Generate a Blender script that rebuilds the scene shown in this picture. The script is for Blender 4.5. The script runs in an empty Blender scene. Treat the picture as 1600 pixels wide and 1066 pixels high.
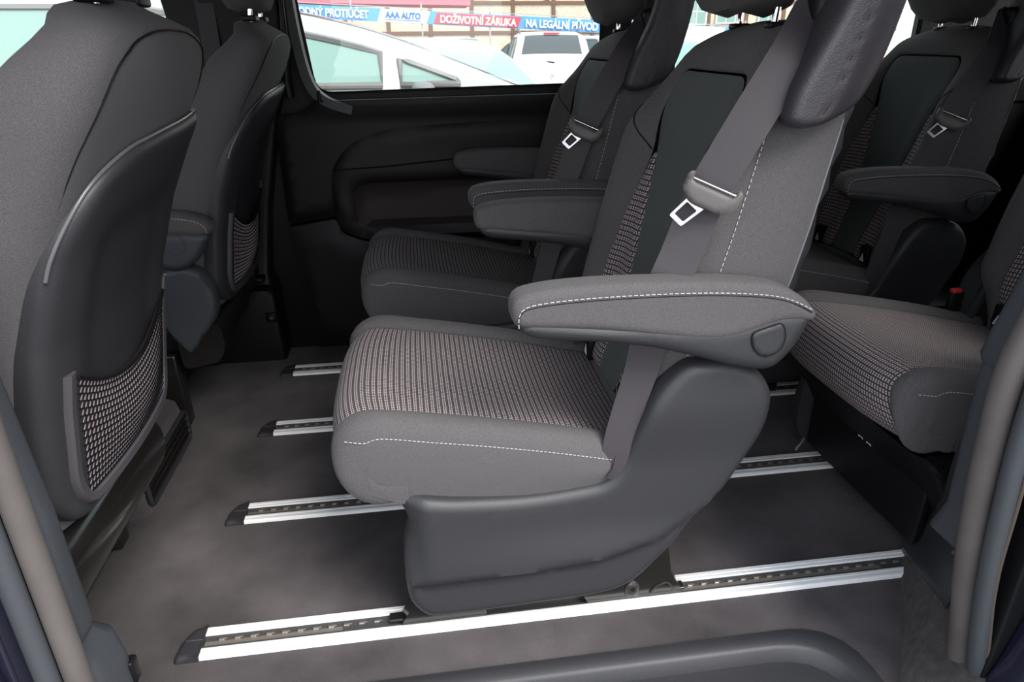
import bpy, bmesh, math, random
from mathutils import Vector, Matrix
from mathutils.geometry import delaunay_2d_cdt
random.seed(7)
C = bpy.context.scene
COL = C.collection
PI = math.pi
# ---------------------------------------------------------------- camera
cam = bpy.data.cameras.new('camera'); camo = bpy.data.objects.new('camera', cam); COL.objects.link(camo)
cam.sensor_width = 36; cam.lens = 36 * 1071.7 / 1600; cam.clip_start = .02; cam.clip_end = 500
pit, yaw, rol = .4150, .1393, -.0093
fw = Vector((math.sin(yaw)*math.cos(pit), math.cos(yaw)*math.cos(pit), -math.sin(pit)))
r0 = Vector((math.cos(yaw), -math.sin(yaw), 0)); u0 = r0.cross(fw)
rt = math.cos(rol)*r0 + math.sin(rol)*u0; up = -math.sin(rol)*r0 + math.cos(rol)*u0
camo.matrix_world = Matrix(((rt.x, up.x, -fw.x, .3853), (rt.y, up.y, -fw.y, 0), (rt.z, up.z, -fw.z, .8979), (0, 0, 0, 1)))
C.camera = camo
# ---------------------------------------------------------------- world, sun, exposure
C.view_settings.view_transform = 'Standard'; C.view_settings.look = 'None'
C.view_settings.gamma = 1; C.view_settings.use_curve_mapping = False; C.view_settings.exposure = 0.0
W = bpy.data.worlds.new('sky'); C.world = W; W.use_nodes = True
wn = W.node_tree.nodes; wl = W.node_tree.links
bg = wn['Background']; tc = wn.new('ShaderNodeTexCoord'); sx = wn.new('ShaderNodeSeparateXYZ'); cr = wn.new('ShaderNodeValToRGB')
wl.new(tc.outputs['Generated'], sx.inputs[0]); wl.new(sx.outputs['Z'], cr.inputs[0]); wl.new(cr.outputs[0], bg.inputs[0])
cr.color_ramp.elements[0].color = (.98, .97, .98, 1); cr.color_ramp.elements[1].color = (.74, .85, 1, 1); cr.color_ramp.elements[1].position = .8
bg.inputs[1].default_value = 2.7
sun = bpy.data.lights.new('sun', 'SUN'); suno = bpy.data.objects.new('sun', sun); COL.objects.link(suno)
sun.energy = 5.4; sun.angle = math.radians(32); sun.color = (1, .95, .88)
suno.rotation_euler = Vector((-.38, .55, -.74)).to_track_quat('-Z', 'Y').to_euler()

# ---------------------------------------------------------------- materials
def mat(name, col, rough=.6, metal=0, bump=None, var=None, spec=.5, sheen=0, coat=0):
    """bump=(scale,strength) noise relief, var=(scale,amount) soft colour mottling"""
    m = bpy.data.materials.new(name); m.use_nodes = True
    n = m.node_tree.nodes; l = m.node_tree.links; b = n['Principled BSDF']
    b.inputs['Base Color'].default_value = (*col, 1); b.inputs['Roughness'].default_value = rough
    b.inputs['Metallic'].default_value = metal; b.inputs['Specular IOR Level'].default_value = spec
    b.inputs['Sheen Weight'].default_value = sheen; b.inputs['Coat Weight'].default_value = coat
    t = n.new('ShaderNodeTexCoord')
    if bump:
        z = n.new('ShaderNodeTexNoise'); z.inputs['Scale'].default_value = bump[0]; z.inputs['Detail'].default_value = 3
        q = n.new('ShaderNodeBump'); q.inputs['Strength'].default_value = bump[1]; q.inputs['Distance'].default_value = .001
        l.new(t.outputs['Object'], z.inputs[0]); l.new(z.outputs[0], q.inputs['Height']); l.new(q.outputs[0], b.inputs['Normal'])
    if var:
        z = n.new('ShaderNodeTexNoise'); z.inputs['Scale'].default_value = var[0]; z.inputs['Detail'].default_value = 6
        r = n.new('ShaderNodeValToRGB'); a = var[1]
        r.color_ramp.elements[0].position = .3; r.color_ramp.elements[1].position = .72
        r.color_ramp.elements[0].color = (*[c*(1-a) for c in col], 1); r.color_ramp.elements[1].color = (*[c*(1+a) for c in col], 1)
        l.new(t.outputs['Object'], z.inputs[0]); l.new(z.outputs[0], r.inputs[0]); l.new(r.outputs[0], b.inputs['Base Color'])
    return m
def math_node(n, l, op, a, b=None):
    x = n.new('ShaderNodeMath'); x.operation = op
    for i, v in enumerate((a, b)):
        if v is None: continue
        if isinstance(v, (int, float)): x.inputs[i].default_value = v
        else: l.new(v, x.inputs[i])
    return x.outputs[0]
def weave_mat(name, col, scale=900, strength=.8, amount=.38):
    m = mat(name, col, .9, spec=.15, sheen=.06)
    n = m.node_tree.nodes; l = m.node_tree.links; b = n['Principled BSDF']
    t = n.new('ShaderNodeTexCoord'); s = n.new('ShaderNodeSeparateXYZ'); l.new(t.outputs['Object'], s.inputs[0])
    a1 = math_node(n, l, 'SINE', math_node(n, l, 'MULTIPLY', math_node(n, l, 'ADD', s.outputs[0], s.outputs[1]), scale*2.4))
    a2 = math_node(n, l, 'SINE', math_node(n, l, 'MULTIPLY', math_node(n, l, 'ADD', s.outputs[2], math_node(n, l, 'MULTIPLY', s.outputs[1], .5)), scale*3.1))
    h = math_node(n, l, 'MULTIPLY', a1, a2)
    nz = n.new('ShaderNodeTexNoise'); nz.inputs['Scale'].default_value = scale; l.new(t.outputs['Object'], nz.inputs[0])
    h2 = math_node(n, l, 'ADD', math_node(n, l, 'MULTIPLY', h, .12), nz.outputs[0])
    q = n.new('ShaderNodeBump'); q.inputs['Strength'].default_value = strength; q.inputs['Distance'].default_value = .0006
    l.new(h2, q.inputs['Height']); l.new(q.outputs[0], b.inputs['Normal'])
    r = n.new('ShaderNodeValToRGB'); r.color_ramp.elements[0].position = .25; r.color_ramp.elements[1].position = .8
    r.color_ramp.elements[0].color = (*[c*(1-amount) for c in col], 1); r.color_ramp.elements[1].color = (*[c*(1+amount) for c in col], 1)
    l.new(h2, r.inputs[0]); l.new(r.outputs[0], b.inputs['Base Color'])
    return m
def pattern_mat():
    m = mat('striped seat cloth', (.05, .045, .05), .85, spec=.2, sheen=.05)
    n = m.node_tree.nodes; l = m.node_tree.links; b = n['Principled BSDF']
    uv = n.new('ShaderNodeUVMap'); s = n.new('ShaderNodeSeparateXYZ'); l.new(uv.outputs[0], s.inputs[0])
    u, v = s.outputs[0], s.outputs[1]
    fv = math_node(n, l, 'FRACT', math_node(n, l, 'DIVIDE', v, .0092))
    fu = math_node(n, l, 'FRACT', math_node(n, l, 'DIVIDE', u, .0052))
    def band(x, c, w): return math_node(n, l, 'LESS_THAN', math_node(n, l, 'ABSOLUTE', math_node(n, l, 'SUBTRACT', x, c)), w)
    rows = math_node(n, l, 'MAXIMUM', band(fv, .22, .125), band(fv, .58, .125))
    dash = math_node(n, l, 'MULTIPLY', rows, band(fu, .4, .31))
    faint = math_node(n, l, 'MULTIPLY', band(fv, .88, .05), .15)
    f = math_node(n, l, 'MAXIMUM', dash, faint)
    mx = n.new('ShaderNodeMix'); mx.data_type = 'RGBA'
    mx.inputs[6].default_value = (.032, .026, .030, 1); mx.inputs[7].default_value = (.42, .36, .36, 1)
    l.new(f, mx.inputs[0]); l.new(mx.outputs[2], b.inputs['Base Color'])
    q = n.new('ShaderNodeBump'); q.inputs['Strength'].default_value = .6; q.inputs['Distance'].default_value = .0008
    l.new(f, q.inputs['Height']); l.new(q.outputs[0], b.inputs['Normal'])
    return m
def glass_mat(name, tint=(.93, .97, .96), gloss=.12):
    m = bpy.data.materials.new(name); m.use_nodes = True; n = m.node_tree.nodes; l = m.node_tree.links
    n.remove(n['Principled BSDF']); t = n.new('ShaderNodeBsdfTransparent'); t.inputs[0].default_value = (*tint, 1)
    g = n.new('ShaderNodeBsdfGlossy'); g.inputs['Roughness'].default_value = .02
    x = n.new('ShaderNodeMixShader'); f = n.new('ShaderNodeFresnel'); f.inputs[0].default_value = 1.45
    l.new(f.outputs[0], x.inputs[0]); l.new(t.outputs[0], x.inputs[1]); l.new(g.outputs[0], x.inputs[2])
    l.new(x.outputs[0], n['Material Output'].inputs[0]); return m
M = {}
M['fabric'] = weave_mat('charcoal seat cloth', (.088, .083, .086))
M['fabric2'] = weave_mat('smooth centre cloth', (.070, .077, .074), 1500, .25, .12)
M['fabric3'] = weave_mat('coarse ribbed cloth', (.082, .078, .082), 700, .6, .25)
M['pattern'] = pattern_mat()
M['thread'] = mat('pale thread', (.52, .44, .44), .7)
M['plastic'] = mat('grained anthracite plastic', (.026, .026, .030), .50, bump=(700, .35))
M['plastic_dark'] = mat('black interior plastic', (.005, .005, .006), .5, spec=.28, bump=(600, .3))
M['plastic_black'] = mat('plain black plastic', (.004, .004, .005), .5, spec=.3)
M['plastic_grey'] = mat('grey pocket frame plastic', (.058, .054, .060), .5, bump=(800, .2))
M['leather'] = mat('leather grain plastic', (.032, .029, .034), .40, bump=(650, .8))
M['green_plastic'] = mat('grey green side plastic', (.034, .040, .039), .5, bump=(900, .2))
M['carpet'] = mat('charcoal carpet', (.070, .061, .064), .95, bump=(500, 1.6), var=(6, .45), spec=.1, sheen=.1)
M['carpet2'] = mat('grey brown side carpet', (.058, .051, .051), .95, bump=(500, 1.2), var=(60, .3), spec=.1, sheen=.1)
M['alu'] = mat('brushed aluminium', (.90, .89, .88), .5, metal=.15)
M['tan_metal'] = mat('inner rail strip', (.33, .29, .26), .4, metal=.6)
M['gunmetal'] = mat('dark rail channel', (.10, .10, .10), .45, metal=.5)
M['chrome'] = mat('chrome', (.85, .85, .86), .08, metal=1)
M['tongue_steel'] = mat('tongue steel', (.40, .40, .42), .16, metal=1)
M['black_gloss'] = mat('black lacquered steel', (.014, .013, .012), .18, spec=.6)
M['belt'] = mat('grey belt webbing', (.037, .031, .036), .6, bump=(1400, .4), sheen=.05)
M['latch'] = mat('grey latch plastic', (.085, .078, .076), .45)
M['red'] = mat('red release button', (.55, .02, .02), .4)
M['rubber'] = mat('door seal rubber', (.088, .076, .073), .75, bump=(900, .3), var=(12, .15))
M['rubber2'] = mat('blue grey seal lip', (.048, .052, .060), .6, bump=(900, .3))
M['trim'] = mat('blue grey pillar trim', (.040, .044, .052), .55, bump=(900, .45))
M['paint'] = mat('navy car paint', (.006, .006, .018), .22, coat=1)
M['headliner'] = mat('grey headliner', (.10, .10, .10), .9)
M['glass'] = glass_mat('window glass')
M['white_paint'] = mat('white car paint', (.70, .71, .72), .3, coat=.5)
M['silver_paint'] = mat('silver car paint', (.36, .35, .34), .35, metal=.2, coat=.5)
M['black_paint'] = mat('dark car paint', (.05, .055, .06), .25, coat=.8)
M['car_glass'] = mat('green tinted car glass', (.22, .33, .29), .12, spec=.4)
M['car_glass_mid'] = mat('mid tinted car glass', (.07, .11, .11), .1, spec=.4)
M['car_glass_dark'] = mat('dark privacy glass', (.07, .075, .075), .06, spec=.8)
M['car_trim'] = mat('grey window surround', (.16, .15, .145), .5)
M['tyre'] = mat('tyre', (.02, .02, .02), .8)
M['asphalt'] = mat('asphalt', (.16, .16, .16), .9, var=(2, .2))
M['label_white'] = mat('white mark', (.8, .8, .8), .5)

# ---------------------------------------------------------------- geometry helpers
ORG = [Vector((0, 0, 0))]
def tagp(o, label=None, cat=None, group=None, kind=None):
    if label: o['label'] = label
    if cat: o['category'] = cat
    if group: o['group'] = group
    if kind: o['kind'] = kind
    return o
def mk(name, verts, faces, m, parent=None, smooth=True, uvs=None, **k):
    me = bpy.data.meshes.new(name); og = ORG[0]
    me.from_pydata([tuple(Vector(v) - og) for v in verts], [], faces); me.materials.append(M[m] if isinstance(m, str) else m)
    if uvs:
        ul = me.uv_layers.new(name='UVMap')
        for lp in me.loops: ul.data[lp.index].uv = uvs[lp.vertex_index]
    bm = bmesh.new(); bm.from_mesh(me)
    bmesh.ops.recalc_face_normals(bm, faces=bm.faces)
    bm.to_mesh(me); bm.free()
    if smooth: 
        for p in me.polygons: p.use_smooth = True
    o = bpy.data.objects.new(name, me); COL.objects.link(o)
    if parent is None: o.location = og
    else: o.parent = parent
    if smooth == 'auto' or smooth is True:
        try: me.set_sharp_from_angle(angle=math.radians(48))
        except Exception: pass
    return tagp(o, **k)
def thing(name, loc, label, cat, group=None, kind=None):
    o = bpy.data.objects.new(name, None); COL.objects.link(o); o.location = loc; o.empty_display_size = .05
    tagp(o, label, cat, group, kind); ORG[0] = Vector(loc); return o
class MB:
    def __init__(s): s.v = []; s.f = []
    def add(s, v, f):
        k = len(s.v); s.v += [tuple(p) for p in v]; s.f += [tuple(i+k for i in q) for q in f]; return s
    def box(s, a, b, bev=0.0):
        x0, y0, z0 = [min(p, q) for p, q in zip(a, b)]; x1, y1, z1 = [max(p, q) for p, q in zip(a, b)]
        if bev <= 0:
            v = [(x, y, z) for x in (x0, x1) for y in (y0, y1) for z in (z0, z1)]
            return s.add(v, [(0, 1, 3, 2), (4, 6, 7, 5), (0, 4, 5, 1), (2, 3, 7, 6), (0, 2, 6, 4), (1, 5, 7, 3)])
        bm = bmesh.new(); bmesh.ops.create_cube(bm, size=1)
        for q in bm.verts: q.co = Vector(((x0+x1)/2+q.co.x*(x1-x0), (y0+y1)/2+q.co.y*(y1-y0), (z0+z1)/2+q.co.z*(z1-z0)))
        bmesh.ops.bevel(bm, geom=bm.edges[:], offset=min(bev, .49*min(x1-x0, y1-y0, z1-z0)), segments=3, affect='EDGES', profile=.5)
        bm.verts.index_update(); s.add([q.co[:] for q in bm.verts], [[q.index for q in f.verts] for f in bm.faces]); bm.free(); return s
    def obox(s, c, ax, ay, az):
        c, ax, ay, az = map(Vector, (c, ax, ay, az)); v = [c+i*ax+j*ay+k*az for i in (-.5, .5) for j in (-.5, .5) for k in (-.5, .5)]
        return s.add(v, [(0, 1, 3, 2), (4, 6, 7, 5), (0, 4, 5, 1), (2, 3, 7, 6), (0, 2, 6, 4), (1, 5, 7, 3)])
    def tube(s, pts, r, n=8, closed=False):
        pts = [Vector(p) for p in pts]; N = len(pts); rr = r if isinstance(r, (list, tuple)) else [r]*N; up_ = None; v = []
        for i, p in enumerate(pts):
            if closed: t = pts[(i+1) % N]-pts[i-1]
            else: t = pts[min(i+1, N-1)]-pts[max(i-1, 0)]
            t.normalize()
            if up_ is None: up_ = t.orthogonal().normalized()
            up_ = (up_ - t*up_.dot(t)).normalized(); q = t.cross(up_)
            for k in range(n): a = 2*PI*k/n; v.append(p+rr[i]*(math.cos(a)*up_+math.sin(a)*q))
        f = []
        for i in range(N if closed else N-1):
            for k in range(n): f.append((i*n+k, i*n+(k+1) % n, ((i+1) % N)*n+(k+1) % n, ((i+1) % N)*n+k))
        if not closed: f += [tuple(range(n))[::-1], tuple((N-1)*n+k for k in range(n))]
        return s.add(v, f)
    def ribbon(s, pts, wid, half, th=.0012):
        """flat strap: pts centre line, wid = list of width directions"""
        pts = [Vector(p) for p in pts]; N = len(pts); v = []
        for i, p in enumerate(pts):
            t = (pts[min(i+1, N-1)]-pts[max(i-1, 0)]).normalized(); w_ = Vector(wid[i] if isinstance(wid, list) else wid)
            w_ = (w_ - t*w_.dot(t)).normalized(); n_ = t.cross(w_); h = half[i] if isinstance(half, (list, tuple)) else half
            v += [p-w_*h-n_*th, p+w_*h-n_*th, p+w_*h+n_*th, p-w_*h+n_*th]
        f = []
        for i in range(N-1):
            for k in range(4): f.append((i*4+k, i*4+(k+1) % 4, i*4+4+(k+1) % 4, i*4+4+k))
        f += [(3, 2, 1, 0), tuple((N-1)*4+k for k in range(4))]
        return s.add(v, f)
    def loft(s, rings, cap=True):
        n = len(rings[0]); v = [p for r in rings for p in r]; f = []
        for i in range(len(rings)-1):
            for k in range(n): f.append((i*n+k, i*n+(k+1) % n, (i+1)*n+(k+1) % n, (i+1)*n+k))
        if cap: f += [tuple(range(n))[::-1], tuple((len(rings)-1)*n+k for k in range(n))]
        return s.add(v, f)
    def prism(s, outline, fa, fb):
        """outline list of (u,v); fa,fb map to 3D for the two ends"""
        n = len(outline); v = [fa(*p) for p in outline]+[fb(*p) for p in outline]
        return s.add(v, [tuple(range(n))[::-1], tuple(range(n, 2*n))]+[(k, (k+1) % n, n+(k+1) % n, n+k) for k in range(n)])
    def done(s, name, m, parent=None, smooth=True, **k): return mk(name, s.v, s.f, m, parent, smooth, **k)
def cr_(p0, p1, p2, p3, t):
    return tuple(.5*((2*b)+(-a+c)*t+(2*a-5*b+4*c-d)*t*t+(-a+3*b-3*c+d)*t**3) for a, b, c, d in zip(p0, p1, p2, p3))
def spl(pts, step=None, n=None, closed=False):
    """Catmull-Rom through pts, resampled evenly"""
    N = len(pts); raw = []
    for i in range(N if closed else N-1):
        g = lambda k: pts[k % N] if closed else pts[max(0, min(N-1, k))]
        for j in range(12): raw.append(cr_(g(i-1), g(i), g(i+1), g(i+2), j/12))
    raw.append(tuple(pts[0]) if closed else tuple(pts[-1]))
    return resample(raw, step, n, closed)
def resample(raw, step=None, n=None, closed=False):
    d = [0]
    for a, b in zip(raw, raw[1:]): d.append(d[-1]+math.dist(a, b))
    n = n or max(3, int(d[-1]/step)); out = []; k = 0
    for i in range(n if closed else n+1):
        t = d[-1]*i/n
        while k < len(d)-2 and d[k+1] < t: k += 1
        q = (t-d[k])/max(1e-9, d[k+1]-d[k]); out.append(tuple(a+(b-a)*q for a, b in zip(raw[k], raw[k+1])))
    return out
def rnd(pts, r, closed=True, seg=5):
    """round the corners of a polygon; r number or list"""
    out = []; N = len(pts)
    for i, p in enumerate(pts):
        if not closed and i in (0, N-1): out.append(tuple(p)); continue
        a, b = Vector(pts[i-1]), Vector(pts[(i+1) % N]); p = Vector(p); rr = r[i] if isinstance(r, (list, tuple)) else r
        da, db = (a-p), (b-p); q = min(rr, .48*da.length, .48*db.length)
        A = p+da.normalized()*q; B = p+db.normalized()*q
        if q < 1e-5: out.append(tuple(p)); continue
        for j in range(seg+1):
            t = j/seg; out.append(tuple((1-t)**2*A+2*t*(1-t)*p+t*t*B))
    return out
def inside(x, y, poly):
    c = False; j = len(poly)-1
    for i in range(len(poly)):
        xi, yi = poly[i]; xj, yj = poly[j]
        if (yi > y) != (yj > y) and x < (xj-xi)*(y-yi)/(yj-yi)+xi: c = not c
        j = i
    return c
def dist(x, y, poly):
    m = 9.
    for i in range(len(poly)):
        ax, ay = poly[i-1]; bx, by = poly[i]; dx, dy = bx-ax, by-ay; L = dx*dx+dy*dy
        t = 0 if L < 1e-12 else max(0, min(1, ((x-ax)*dx+(y-ay)*dy)/L)); m = min(m, math.hypot(x-ax-t*dx, y-ay-t*dy))
    return m
def tess(outline, step, holes=(), rings=()):
    vs = [Vector(p) for p in outline]; ed = [(i, (i+1) % len(outline)) for i in range(len(outline))]; nb = len(vs)
    for h in holes:
        k = len(vs); vs += [Vector(p) for p in h]; ed += [(k+i, k+(i+1) % len(h)) for i in range(len(h))]
    xs = [p[0] for p in outline]; ys = [p[1] for p in outline]; y = min(ys)+step/2; row = 0; lim = step*.45
    if rings:
        loops = [outline]+list(holes)
        for lp in loops:
            ln = list(lp)
            for i, p in enumerate(ln):
                t = (Vector(ln[(i+1) % len(ln)])-Vector(ln[i-1]))
                if t.length < 1e-7: continue
                t.normalize(); nn = Vector((-t.y, t.x))
                for sg in (-1, 1):
                    for r in rings:
                        q = Vector(p)+nn*sg*r
                        if inside(q.x, q.y, outline) and not any(inside(q.x, q.y, h) for h in holes) and min(dist(q.x, q.y, l_) for l_ in loops) > r*.93: vs.append(q)
        lim = rings[-1]+step*.35
    while y < max(ys):
        x = min(xs)+step/2+(row % 2)*step/2
        while x < max(xs):
            if inside(x, y, outline) and dist(x, y, outline) > lim and not any(inside(x, y, h) or dist(x, y, h) < lim for h in holes): vs.append(Vector((x, y)))
            x += step
        y += step*.87; row += 1
    V, E_, F, *_ = delaunay_2d_cdt(vs, ed, [], 0, 1e-6); F2 = []
    for f in F:
        cx = sum(V[i][0] for i in f)/3; cy = sum(V[i][1] for i in f)/3
        if inside(cx, cy, outline) and not any(inside(cx, cy, h) for h in holes): F2.append(tuple(f))
    return [(v[0], v[1]) for v in V], F2
def panel(outline, step, front, back=None, holes=(), rings=()):
    """skin over a 2D outline. front(u,v,d)->3D, d = distance to the nearest border. back(u,v,d)->3D closes the body behind with a skirt"""
    V, F = tess(outline, step, holes, rings); loops = [outline]+list(holes)
    D = [min(dist(x, y, p) for p in loops) for x, y in V]
    v = [front(x, y, d) for (x, y), d in zip(V, D)]; f = list(F); uv = [(x, y) for x, y in V]
    if back:
        k = len(v); v += [back(x, y, d) for (x, y), d in zip(V, D)]; f += [tuple(i+k for i in t[::-1]) for t in F]; uv += uv[:k]
        cnt = {}
        for t in F:
            for a, b in ((t[0], t[1]), (t[1], t[2]), (t[2], t[0])): cnt[(min(a, b), max(a, b))] = cnt.get((min(a, b), max(a, b)), 0)+1
        for (a, b), c in cnt.items():
            if c == 1: f.append((a, b, b+k, a+k))
    return v, f, uv
def rd(d, r):
    """rounded shoulder: 0 at the border, 1 beyond r"""
    return math.sqrt(max(0, 1-(1-min(d, r)/r)**2))
def stitches(pts, nrm, name, parent, L=.0042, gap=.0022, w=.00062, m='thread', kind=None):
    mb = MB(); P = resample([tuple(p) for p in pts], step=(L+gap)); nrm = Vector(nrm)
    for a, b in zip(P, P[1:]):
        a, b = Vector(a), Vector(b); t = (b-a)
        if t.length < 1e-6: continue
        t.normalize(); s = t.cross(nrm).normalized(); mb.obox(a+t*L/2, t*L, s*w*1.5, nrm.normalized()*w)
    return mb.done(name, m, parent, smooth=False, kind=kind)
def copy_tree(o, parent=None):
    c = o.copy(); COL.objects.link(c)
    if parent: c.parent = parent
    for ch in [x for x in list(bpy.data.objects) if x.parent == o]: copy_tree(ch, c)
    return c
def lerp(tab, x):
    if x <= tab[0][0]: return tab[0][1]
    for (a, p), (b, q) in zip(tab, tab[1:]):
        if x <= b:
            t = (x-a)/(b-a); t = t*t*(3-2*t) if False else t; return p+(q-p)*t
    return tab[-1][1]
def struct(name, mb, m, parent=None, smooth=True): return mb.done(name, m, parent, smooth, kind=None if parent else 'structure')
# ================================================================ SETTING
ORG[0] = Vector((0, 0, 0))
# floor of the cabin with the cut-out for the entry step
fl = [(-.235, 2.08), (-.235, .60), (-.03, .60)] + [(-.02, .70)] + [(.00, .742), (.05, .760), (.10, .766)] + rnd([(.3, .767), (.96, .764), (1.03, .745), (1.035, .655)], .06, closed=False)[1:] + [(1.05, .60), (2.45, .60), (2.45, 2.08)]
mb = MB(); mb.prism(fl, lambda x, y: (x, y, 0), lambda x, y: (x, y, -.03)); struct('floor', mb, 'carpet', smooth=False)
mb = MB(); mb.box((-1.6, .6, -.10), (-.238, 2.08, -.004)); struct('floor_cab', mb, 'carpet', smooth=False)
# entry step moulding: lip, wall and tread
t = thing('entry_step', (.52, .6, -.2), None, None, kind='structure')
def stepring(off, z):
    x0, x1, y0, y1 = -.02+off, 1.035-off, .30, .766-off
    return [(x, y, z) for x, y in resample(rnd([(x0, y0), (x1, y0), (x1, y1), (x0, y1)], [.01, .01, .10, .07], seg=8), n=90, closed=True)]
mb = MB().loft([stepring(-.004, -.02), stepring(-.003, .006), stepring(.003, .009), stepring(.024, .007), stepring(.030, .002), stepring(.036, -.03), stepring(.05, -.16), stepring(.065, -.185), stepring(.075, -.19)]); mb.done('step_moulding', 'plastic', t)
mb = MB()
for i in range(9): mb.box((.12, .34+i*.035, -.19), (.9, .352+i*.035, -.186))
mb.done('tread_rib', 'plastic_black', t, smooth=False, kind='stuff')
# carpeted wedge beside the step, under the rear pillar
ORG[0] = Vector((0, 0, 0))
mb = MB(); a0 = (1.252, .912, -.001); a1 = (1.000, .560, -.001)
v = [a0, a1, (1.03, .54, .03), (1.165, .58, .10), (1.163, .715, .092), (1.205, .80, .055), (1.30, .93, -.002), (1.30, .54, -.002)]
mb.add(v, [(0, 1, 4, 5), (1, 2, 3, 4), (0, 5, 6), (5, 4, 3, 7, 6), (1, 7, 3, 2), (0, 6, 7, 1)]); struct('trim_1', mb, 'carpet2')
# far side wall : sliding door, front door, pillars
YW = 2.08
def wbox(name, x0, x1, z0, z1, m, y0=YW, y1=YW+.09, bev=.004, parent=None): return struct(name, MB().box((x0, y0, z0), (x1, y1, z1), bev), m, parent)
wbox('wall_left', -1.6, 2.45, -.06, .70, 'plastic_black', YW+.03, YW+.1)
wo = [(-1.6, .70), (2.45, .70), (2.45, 1.24), (-1.6, 1.24)]
h1 = rnd([(.128, .757), (.952, .772), (.952, 1.14), (.085, 1.14)], [.05, .03, .03, .03]); h2 = rnd([(1.125, .775), (1.95, .79), (1.95, 1.14), (1.125, 1.14)], .03)
h0 = rnd([(-1.3, .80), (-.20, .775), (-.25, 1.14), (-1.1, 1.14)], .04)
v, f, _ = panel(wo, .2, lambda x, z, d: (x, YW+.02, z), lambda x, z, d: (x, YW+.06, z), holes=[h0, h1, h2]); mk('wall_left_upper', v, f, 'plastic_dark', smooth=False, kind='structure')
for i, h in enumerate((h0, h1, h2)):
    t = thing('window_%d' % (i+1), (h[0][0], YW+.04, .77), None, None, kind='structure')
    v, f, _ = panel(h, .5, lambda x, z, d: (x, YW+.040, z), lambda x, z, d: (x, YW+.044, z)); mk('pane', v, f, 'glass', t, smooth=False)
    mb = MB(); mb.tube([(x, YW+.030, z) for x, z in h], .008, 6, closed=True); mb.done('window_seal', 'plastic_black', t)
# sliding door lining (far side) built from relief panels
t = thing('door_1', (.1, YW, 0), None, None, kind='structure')
up_o = rnd([(.012, .705), (.09, .715), (.13, .745), (1.9, .765), (1.9, .60), (.60, .585), (.36, .565), (.24, .52), (.155, .45), (.15, .42), (.012, .40)], [.004, .02, .02, .01, .01, .1, .1, .1, .03, .02, .01])
v, f, _ = panel(up_o, .03, lambda x, z, d: (x, YW-.004-.012*rd(d, .012)-.03*max(0, min(1, (z-.705)/.055)), z), lambda x, z, d: (x, YW+.025, z)); mk('upper_lining', v, f, 'plastic_dark', t)
lo_o = rnd([(.012, .392), (.150, .412), (.165, .365), (.24, .335), (1.9, .34), (1.9, .0), (1.45, .0), (.42, -.01), (.36, .0), (.05, -.002)], [.004, .01, .05, .05, .01, .01, .01, .01, .01, .01])
v, f, _ = panel(lo_o, .04, lambda x, z, d: (x, YW-.010-.010*rd(d, .012), z), lambda x, z, d: (x, YW+.025, z)); mk('lower_lining', v, f, 'plastic_dark', t)
ar_o = rnd([(.150, .415), (.148, .555), (.215, .635), (.33, .668), (.61, .682), (1.6, .695), (1.6, .345), (.24, .345), (.172, .372)], [.02, .05, .1, .1, .1, .02, .02, .05, .04])
hole = rnd([(.215, .385), (.21, .50), (.255, .515), (.74, .52), (.80, .50), (.72, .385)], [.02, .03, .03, .05, .04, .03])
v, f, _ = panel(ar_o, .025, lambda x, z, d: (x, YW-.016-.008*rd(d, .012)-.003*max(0, min(1, (.60-z)/.05)), z), lambda x, z, d: (x, YW+.025, z), holes=[hole]); mk('armrest_panel', v, f, 'plastic_dark', t)
MB().tube([(.155, YW-.0245, .556), (.30, YW-.0275, .562), (.60, YW-.0275, .585), (1.5, YW-.0275, .61)], .0025, 6).done('panel_gap', 'plastic_black', t)
v, f, _ = panel(hole, .03, lambda x, z, d: (x, YW+.012-.03*(1-rd(d, .02)), z), lambda x, z, d: (x, YW+.028, z)); mk('door_pocket', v, f, mat('brown black pocket lining', (.028, .019, .020), .7), t)
# window corner trim with lock pin, sliding door pillar
mb = MB(); P = spl([(.088, 1.10, 0), (.098, .93, 0), (.118, .80, 0), (.155, .748, 0), (.23, .720, 0)], n=26); mb.ribbon([(x, YW-.014, z) for x, z, _ in P], (0, 1, 0), .026, .012); mb.done('window_corner_trim', 'green_plastic', t)
mb = MB().tube([(.146, YW-.047, .745), (.146, YW-.047, .774)], .0045, 10); mb.tube([(.146, YW-.047, .744), (.146, YW-.047, .748)], .009, 12); mb.done('lock_pin', 'plastic_black', t)
# B pillar (far side)
t = thing('trim_2', (-.1, YW, 0), None, None, kind='structure')
mb = MB(); mb.loft([[(x, y, z) for x, y in rnd([(a, YW+.03), (a, c), (b, c), (b, YW+.03)], .018)] for z, a, b, c in
    ((-.01, -.30, -.035, 1.99), (.20, -.30, -.04, 1.98), (.225, -.30, -.045, 1.99), (.235, -.24, -.052, 2.02), (.27, -.19, -.056, 2.035), (.45, -.16, -.03, 2.045), (.70, -.14, .025, 2.045), (.80, -.14, .06, 2.045), (.95, -.14, .075, 2.03), (1.2, -.14, .075, 2.01))]); mb.done('pillar_cover', 'plastic_dark', t)
mb = MB().box((-.135, 1.985, .262), (-.085, 2.045, .300), .008); mb.box((-.155, 1.99, .250), (-.068, 2.04, .264), .005); mb.done('belt_anchor', 'plastic_black', t)
mb = MB().ribbon([(-.11, 2.03, 1.15), (-.11, 2.025, .7), (-.11, 2.02, .30)], (1, 0, 0), .022); mb.done('pillar_belt', 'belt', t)
mb = MB().box((-.075, 1.975, .130), (-.045, 1.99, .160), .004); mb.done('latch_plate', 'plastic_black', t)
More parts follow.
